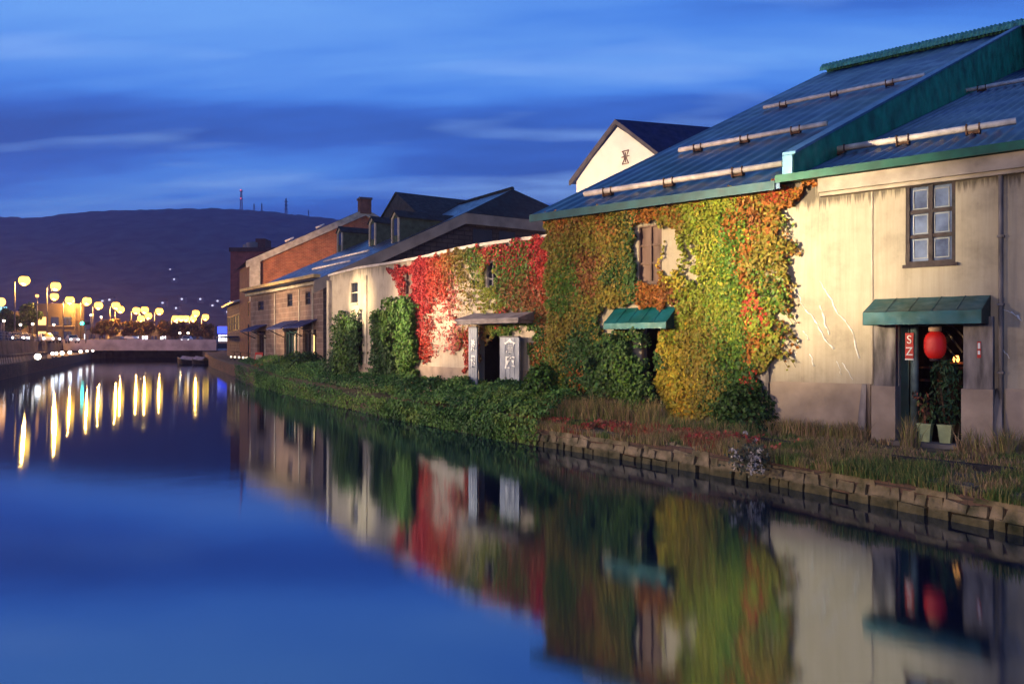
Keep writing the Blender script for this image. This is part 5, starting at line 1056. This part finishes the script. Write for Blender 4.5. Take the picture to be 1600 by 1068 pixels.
# signal
p = at(134,505,150); bx = Vector((p.x,p.y,3.05)); t = thing('traffic_light', bx, 'traffic light showing green at the bridge approach', 'traffic light')
g = MB(); g.tube([bx, Vector((p.x,p.y,p.z+.4))], .09, 6); g.build('pole', M['steel'], t); g = MB(); g.box(p.x-.75,p.x+.75,p.y-.25,p.y-.02,p.z-.28,p.z+.28); g.build('housing', M['blacksteel'], t)
for k, mm in ((-.5,'green'),(0,'tyre'),(.5,'tyre')):
    g = MB(); g.tube([(p.x+k,p.y-.42,p.z),(p.x+k,p.y-.24,p.z)], .3 if k < 0 else .2, 12); g.build('lens', M[mm], t)
def boat(px, py, Y, L_, label, hd_=0.):
    p = at(px, py, Y); p.z = 0; t = thing('boat', p, label, 'boat', 'small boats moored by the bridge'); c, s_ = math.cos(hd_), math.sin(hd_); X = lambda x, y, z: Vector((p.x+c*x-s_*y, p.y+s_*x+c*y, z))
    g = MB(); secs = []
    for i in range(9):
        q = i/8; x = (q-.5)*L_; wd = .85*math.sin(min(1,(1-q)*2.2)*math.pi/2)*(.8+.2*min(1,q*5)); zt_ = .55+.35*q*q
        secs.append([X(x,-wd,zt_),X(x,-wd*.75,.05),X(x,0,-.15),X(x,wd*.75,.05),X(x,wd,zt_)])
    for a, b_ in zip(secs, secs[1:]):
        for k in range(4): g.face([a[k],b[k] if False else b_[k],b_[k+1],a[k+1]], smooth=True)
    g.face(secs[0]); g.build('hull', M['hull'], t)
    g = MB()
    for a, b_ in zip(secs[1:6], secs[2:7]):
        m1, m2 = (a[0]+a[4])/2+Vector((0,0,.42)), (b_[0]+b_[4])/2+Vector((0,0,.42)); up = Vector((0,0,.03)); g.face([a[0]+up,b_[0]+up,m2,m1]); g.face([m1,m2,b_[4]+up,a[4]+up])
    g.build('cover', M['cover'], t)
    g = MB()
    for a, b_ in zip(secs, secs[1:]): g.tube([a[0],b_[0]], .05, 5); g.tube([a[4],b_[4]], .05, 5)
    g.build('gunwale', M['cream'], t)
boat(293, 568, 118, 3.4, 'small dark boat with a pale cover, the one farther out in the water', 2.9); boat(312, 568, 116, 3.0, 'small dark boat with a pale cover, moored against the bank', 2.7)

# ------------------------------------------------------------------ trees beyond
def tree(px, Y, ytop, wpx, label, cols, name='tree', group='trees by the road beyond the bridge', k=1500, size=.5, base=3.05):
    b0 = Vector((xat(px,Y), Y, base)); H = zat(ytop, Y)-base; rw = wpx/F*Y/2; t = thing(name, b0, label, 'tree', group)
    g = MB(); g.tube([b0, b0+Vector((.1,0,H*.35)), b0+Vector((0,0,H*.8))], [.03*H,.02*H,.006*H], 7)
    for i in range(5): a = i*1.26; z = H*(.3+.08*i); g.tube([b0+Vector((0,0,z)), b0+Vector((rw*.6*math.cos(a),rw*.6*math.sin(a),z+H*.22))], [.012*H,.004*H], 5)
    g.build('trunk', M['stem'], t)
    nc = 14; cen = np.stack([RNG.normal(0,rw*.45,nc), RNG.normal(0,rw*.45,nc), H*(.4+.5*RNG.random(nc))],1); ci = RNG.integers(0,nc,k)
    d = unit(RNG.normal(0,1,(k,3))); P = np.array(b0)+cen[ci]+d*(rw*.42*RNG.random(k)**.4)[:,None]
    leaves('crown', P, d, size*(.6+.7*RNG.random(k)), mixcol(cols,k), t)
for px, Y, yt, wp_, lb in ((22,150,482,34,'dark round tree at the roadside behind the nearest headlights'),(46,158,474,36,'dark broad tree under the two tallest sodium lamps')):
    tree(px, Y, yt, wp_, lb, [DG,(.03,.05,.015)])
for px, Y, yt, wp_ in ((160,186,500,26),(176,192,498,26),(198,195,502,24),(214,200,504,22),(234,205,503,26),(256,205,500,26),(272,210,505,24),(290,210,503,26),(308,205,502,24),(325,200,506,22)):
    tree(px, Y, yt, wp_, 'street tree with sodium lamp amber in its leaf colour, beyond the bridge', [(.12,.06,.02),(.10,.07,.02),(.06,.06,.018)], name='lamp_amber_tree', k=900, size=.6)  # brown leaf colours carry the orange lamp light
# ------------------------------------------------------------------ town beyond
def block(px0, px1, yt, Y, dp, label, wm, name='office_building', lit=(3,4), seed=0, wmat='warmwin'):
    x0, x1, z1 = xat(px0,Y), xat(px1,Y), zat(yt,Y); t = thing(name, ((x0+x1)/2,Y,3.05), label, 'building'); rn_ = random.Random(seed)
    g = MB(); g.box(x0,x1,Y,Y+dp,3.05,z1); g.build('wall', wm, t); g = MB(); g.box(x0-.2,x1+.2,Y-.2,Y+dp,z1,z1+.3); g.build('roof', M['trimgrey'], t)
    fl = max(1, int((z1-3.6)/3.2))
    for f_ in range(fl): g = MB(); g.box(x0-.15,x1+.15,Y-.25,Y-.003,3.55+f_*3.1,3.8+f_*3.1); g.build('ledge', M['conc'], t); nw = max(2, int((x1-x0)/2.6))
    for f_ in range(fl):
        for k in range(nw):
            z = 3.9+f_*3.1; x = x0+(x1-x0)*(k+.2)/nw; lit_ = rn_.random() < .35; g = MB(); g.box(x,x+(x1-x0)/nw*.6,Y-.06,Y+.05,z,z+1.7); g.build('window', M[wmat] if lit_ else M['glass'], t)
block(56, 116, 476, 172, 4, 'tan office block with bands of windows behind the sodium lamps', M['tan'], seed=1)
block(-30, 14, 488, 165, 14, 'low pale shop building at the far end of the upper road', M['tan'], seed=2, wmat='shopw')
block(120, 168, 516, 215, 12, 'low grey shop with lit windows beyond the traffic light', M['conc'], seed=3, wmat='shopw')
block(205, 262, 513, 262, 12, 'long low dark shop behind the amber trees', M['wallgrey'], seed=4, wmat='shopw')
block(270, 335, 511, 268, 12, 'low dark building behind the last sodium lamps', M['wallgrey'], seed=5)
# blue-lit shop
x0, x1, Y = xat(341,182), xat(364,182), 182; t = thing('corner_shop', ((x0+x1)/2,Y,3.05), 'corner shop with a glowing blue sign board and white windows', 'shop')
g = MB(); g.box(x0,x1+3,Y,Y+8,3.05,zat(508,Y)); g.build('wall', M['conc'], t); g = MB(); g.box(x0-.1,x1,Y-.3,Y-.02,zat(521,Y),zat(510,Y)); g.build('sign_band', M['bluesign'], t)
for k in range(4): g = MB(); xx = x0+(x1-x0)*k/4; g.box(xx+.1,xx+(x1-x0)/4-.1,Y-.15,Y-.02,zat(533,Y),zat(523,Y)); g.build('window', M['shopw'], t)
p = at(2,481,160); t = thing('lit_sign', (p.x,p.y,3.05), 'illuminated roadside sign with an orange disc over a pale blue panel', 'sign'); g = MB(); g.tube([(p.x,p.y,3.05),(p.x,p.y,p.z-1)], .12, 6); g.build('pole', M['steel'], t)
g = MB(); g.box(p.x-1.1,p.x+1.1,p.y-.15,p.y+.1,p.z-1.2,p.z+.2); g.build('panel', M['cyan'], t); g = MB(); g.tube([(p.x,p.y-.2,p.z+1.2),(p.x,p.y+.1,p.z+1.2)], .85, 16); g.build('disc', M['orangelamp'], t)

# ------------------------------------------------------------------ hills and masts
prof = [(-700,372),(-400,358),(-200,350),(-80,344),(0,339),(60,340),(110,333),(170,329),(230,328),(300,326),(335,325),(380,328),(430,332),(470,336),(520,341),(560,349),(620,362),(700,384),(820,410),(1000,440),(1300,470),(1700,490),(2300,505)]
YHL = 1900.
xs = np.array([xat(p[0],YHL) for p in prof]); zs_ = np.array([zat(p[1],YHL) for p in prof])
nx, ny = 520, 110; gx = np.linspace(xs[0], xs[-1], nx); top = np.interp(gx, xs, zs_); V = []
for j in range(ny):
    q = j/(ny-1); y = 700+(YHL-700)*q; pr = (3.05+(top-3.05)*(q**1.35)) if q <= 1 else top
    nzv = (VNa.fbm(gx/170., np.full(nx, y/170.))-.45)*70*q*(1-q)*2.2+(VNb.fbm(gx/14., np.full(nx, y/14.))-.5)*11*min(1,q*3)*(1 if j < ny-1 else .6)
    V.append(np.stack([gx, np.full(nx, y), np.maximum(pr+nzv, 2)], 1))
for y, f_ in ((2300,.8),(2900,.3)): V.append(np.stack([gx, np.full(nx,y), top*f_],1))
V = np.concatenate(V); nr = ny+2; idx = np.arange(nr*nx).reshape(nr,nx); q = np.stack([idx[:-1,:-1],idx[:-1,1:],idx[1:,1:],idx[1:,:-1]],-1).reshape(-1)
hl = rawmesh('hills', V, q, 4, np.zeros((len(V),3)), M['hill'], None); tag(hl, None, None, kind='structure')
def mast(px, yt, yb, wd, label, red=False):
    p = at(px, yb+2, YHL); zt_ = zat(yt, YHL); t = thing('radio_mast', p, label, 'mast'); g = MB(); H = zt_-p.z
    for sx, sy in ((-1,-1),(1,-1),(1,1),(-1,1)): g.tube([p+Vector((sx*wd,sy*wd,0)), p+Vector((sx*wd*.4,sy*wd*.4,H))], wd*.22, 4)
    for k in range(7): f_ = 1-.6*k/7; z = H*k/7; z2 = H*(k+1)/7; f2 = 1-.6*(k+1)/7; g.tube([p+Vector((-wd*f_,-wd*f_,z)), p+Vector((wd*f2,-wd*f2,z2))], wd*.15, 4); g.tube([p+Vector((wd*f_,-wd*f_,z)), p+Vector((-wd*f2,-wd*f2,z2))], wd*.15, 4)
    g.build('lattice', mat('red_mast_paint', (.35,.12,.14), .6) if red else M['blacksteel'], t)
    g = MB()
    for f_ in ((.55,.92) if red else (.35,.6,.8)): g.lathe(p+Vector((0,0,H*f_)), [(0,1.2),(wd*1.5,1.2),(wd*1.5,-1.2),(0,-1.2)], 10)
    g.build('platform', M['steel'] if red else M['blacksteel'], t)
    if red:
        for f_ in (.56,.95): g = MB(); g.lathe(p+Vector((0,-wd*1.6,H*f_)), [(0,1.6),(1.6,0),(0,-1.6)], 8); g.build('beacon', M['redlamp'], t)
mast(377, 296, 327, 2.6, 'tall red and white lattice mast with beacons on the hill crest', True); mast(447, 310, 334, 2.4, 'dark tapering transmitter mast with round platforms on the hill'); mast(397, 318, 329, 1.2, 'short thin mast just beyond the tall red one'); mast(409, 317, 330, 1.2, 'short thin mast midway between the two big ones'); mast(482, 328, 337, 1.0, 'tiny mast low on the falling ridge line')
def hz(x, y): i = int(np.clip((x-gx[0])/(gx[1]-gx[0]), 0, nx-1)); j = int(np.clip((y-700)/(YHL-700)*(ny-1), 0, ny-1)); return V[j*nx+i][2]
# lit houses on the slope
for x, y in ((272,436),(266,421),(284,467),(313,467),(332,477),(355,487),(353,477),(340,470),(275,481),(360,471),(160,470),(171,468),(254,473)):
    Y = next((yy for yy in np.arange(720, 1890, 10) if hz(xat(x,yy), yy) > zat(y,yy)-2), 1500)-16; p = at(x, y, Y); t = thing('house', p, 'tiny hillside house with one lit window on the dark slope', 'house', 'lit houses on the hill'); g = MB(); g.box(p.x-4,p.x+4,p.y,p.y+7,p.z-6,p.z+2.2); g.build('wall', M['conc'], t)
    g = MB(); g.box8([p+Vector(q) for q in ((-4.5,-.5,2.2),(4.5,-.5,2.2),(4.5,7.5,2.2),(-4.5,7.5,2.2),(-4.5,3.3,4.6),(4.5,3.3,4.6),(4.5,3.7,4.6),(-4.5,3.7,4.6))]); g.build('roof', M['roofdark'], t); g = MB(); g.box(p.x-1.1,p.x+1.1,p.y-.2,p.y-.03,p.z-.9,p.z+.9); g.build('window', emat('house_light', (.9,.85,1.), 1.6), t)

# ------------------------------------------------------------------ dusk air
g = MB(); g.box(-2600, 2800, -320, 3000, -1.5, 520); hm_ = bpy.data.materials.new('haze_air'); hm_.use_nodes = True; hn_ = hm_.node_tree; hn_.nodes.remove(hn_.nodes['Principled BSDF'])
pv = hn_.nodes.new('ShaderNodeVolumePrincipled'); pv.inputs['Color'].default_value = (.66,.52,.98,1); pv.inputs['Density'].default_value = .00028; pv.inputs['Anisotropy'].default_value = 0; hn_.links.new(pv.outputs[0], hn_.nodes['Material Output'].inputs['Volume'])
tag(g.build('haze', hm_), 'thin blue dusk haze filling the valley', 'haze', kind='stuff')
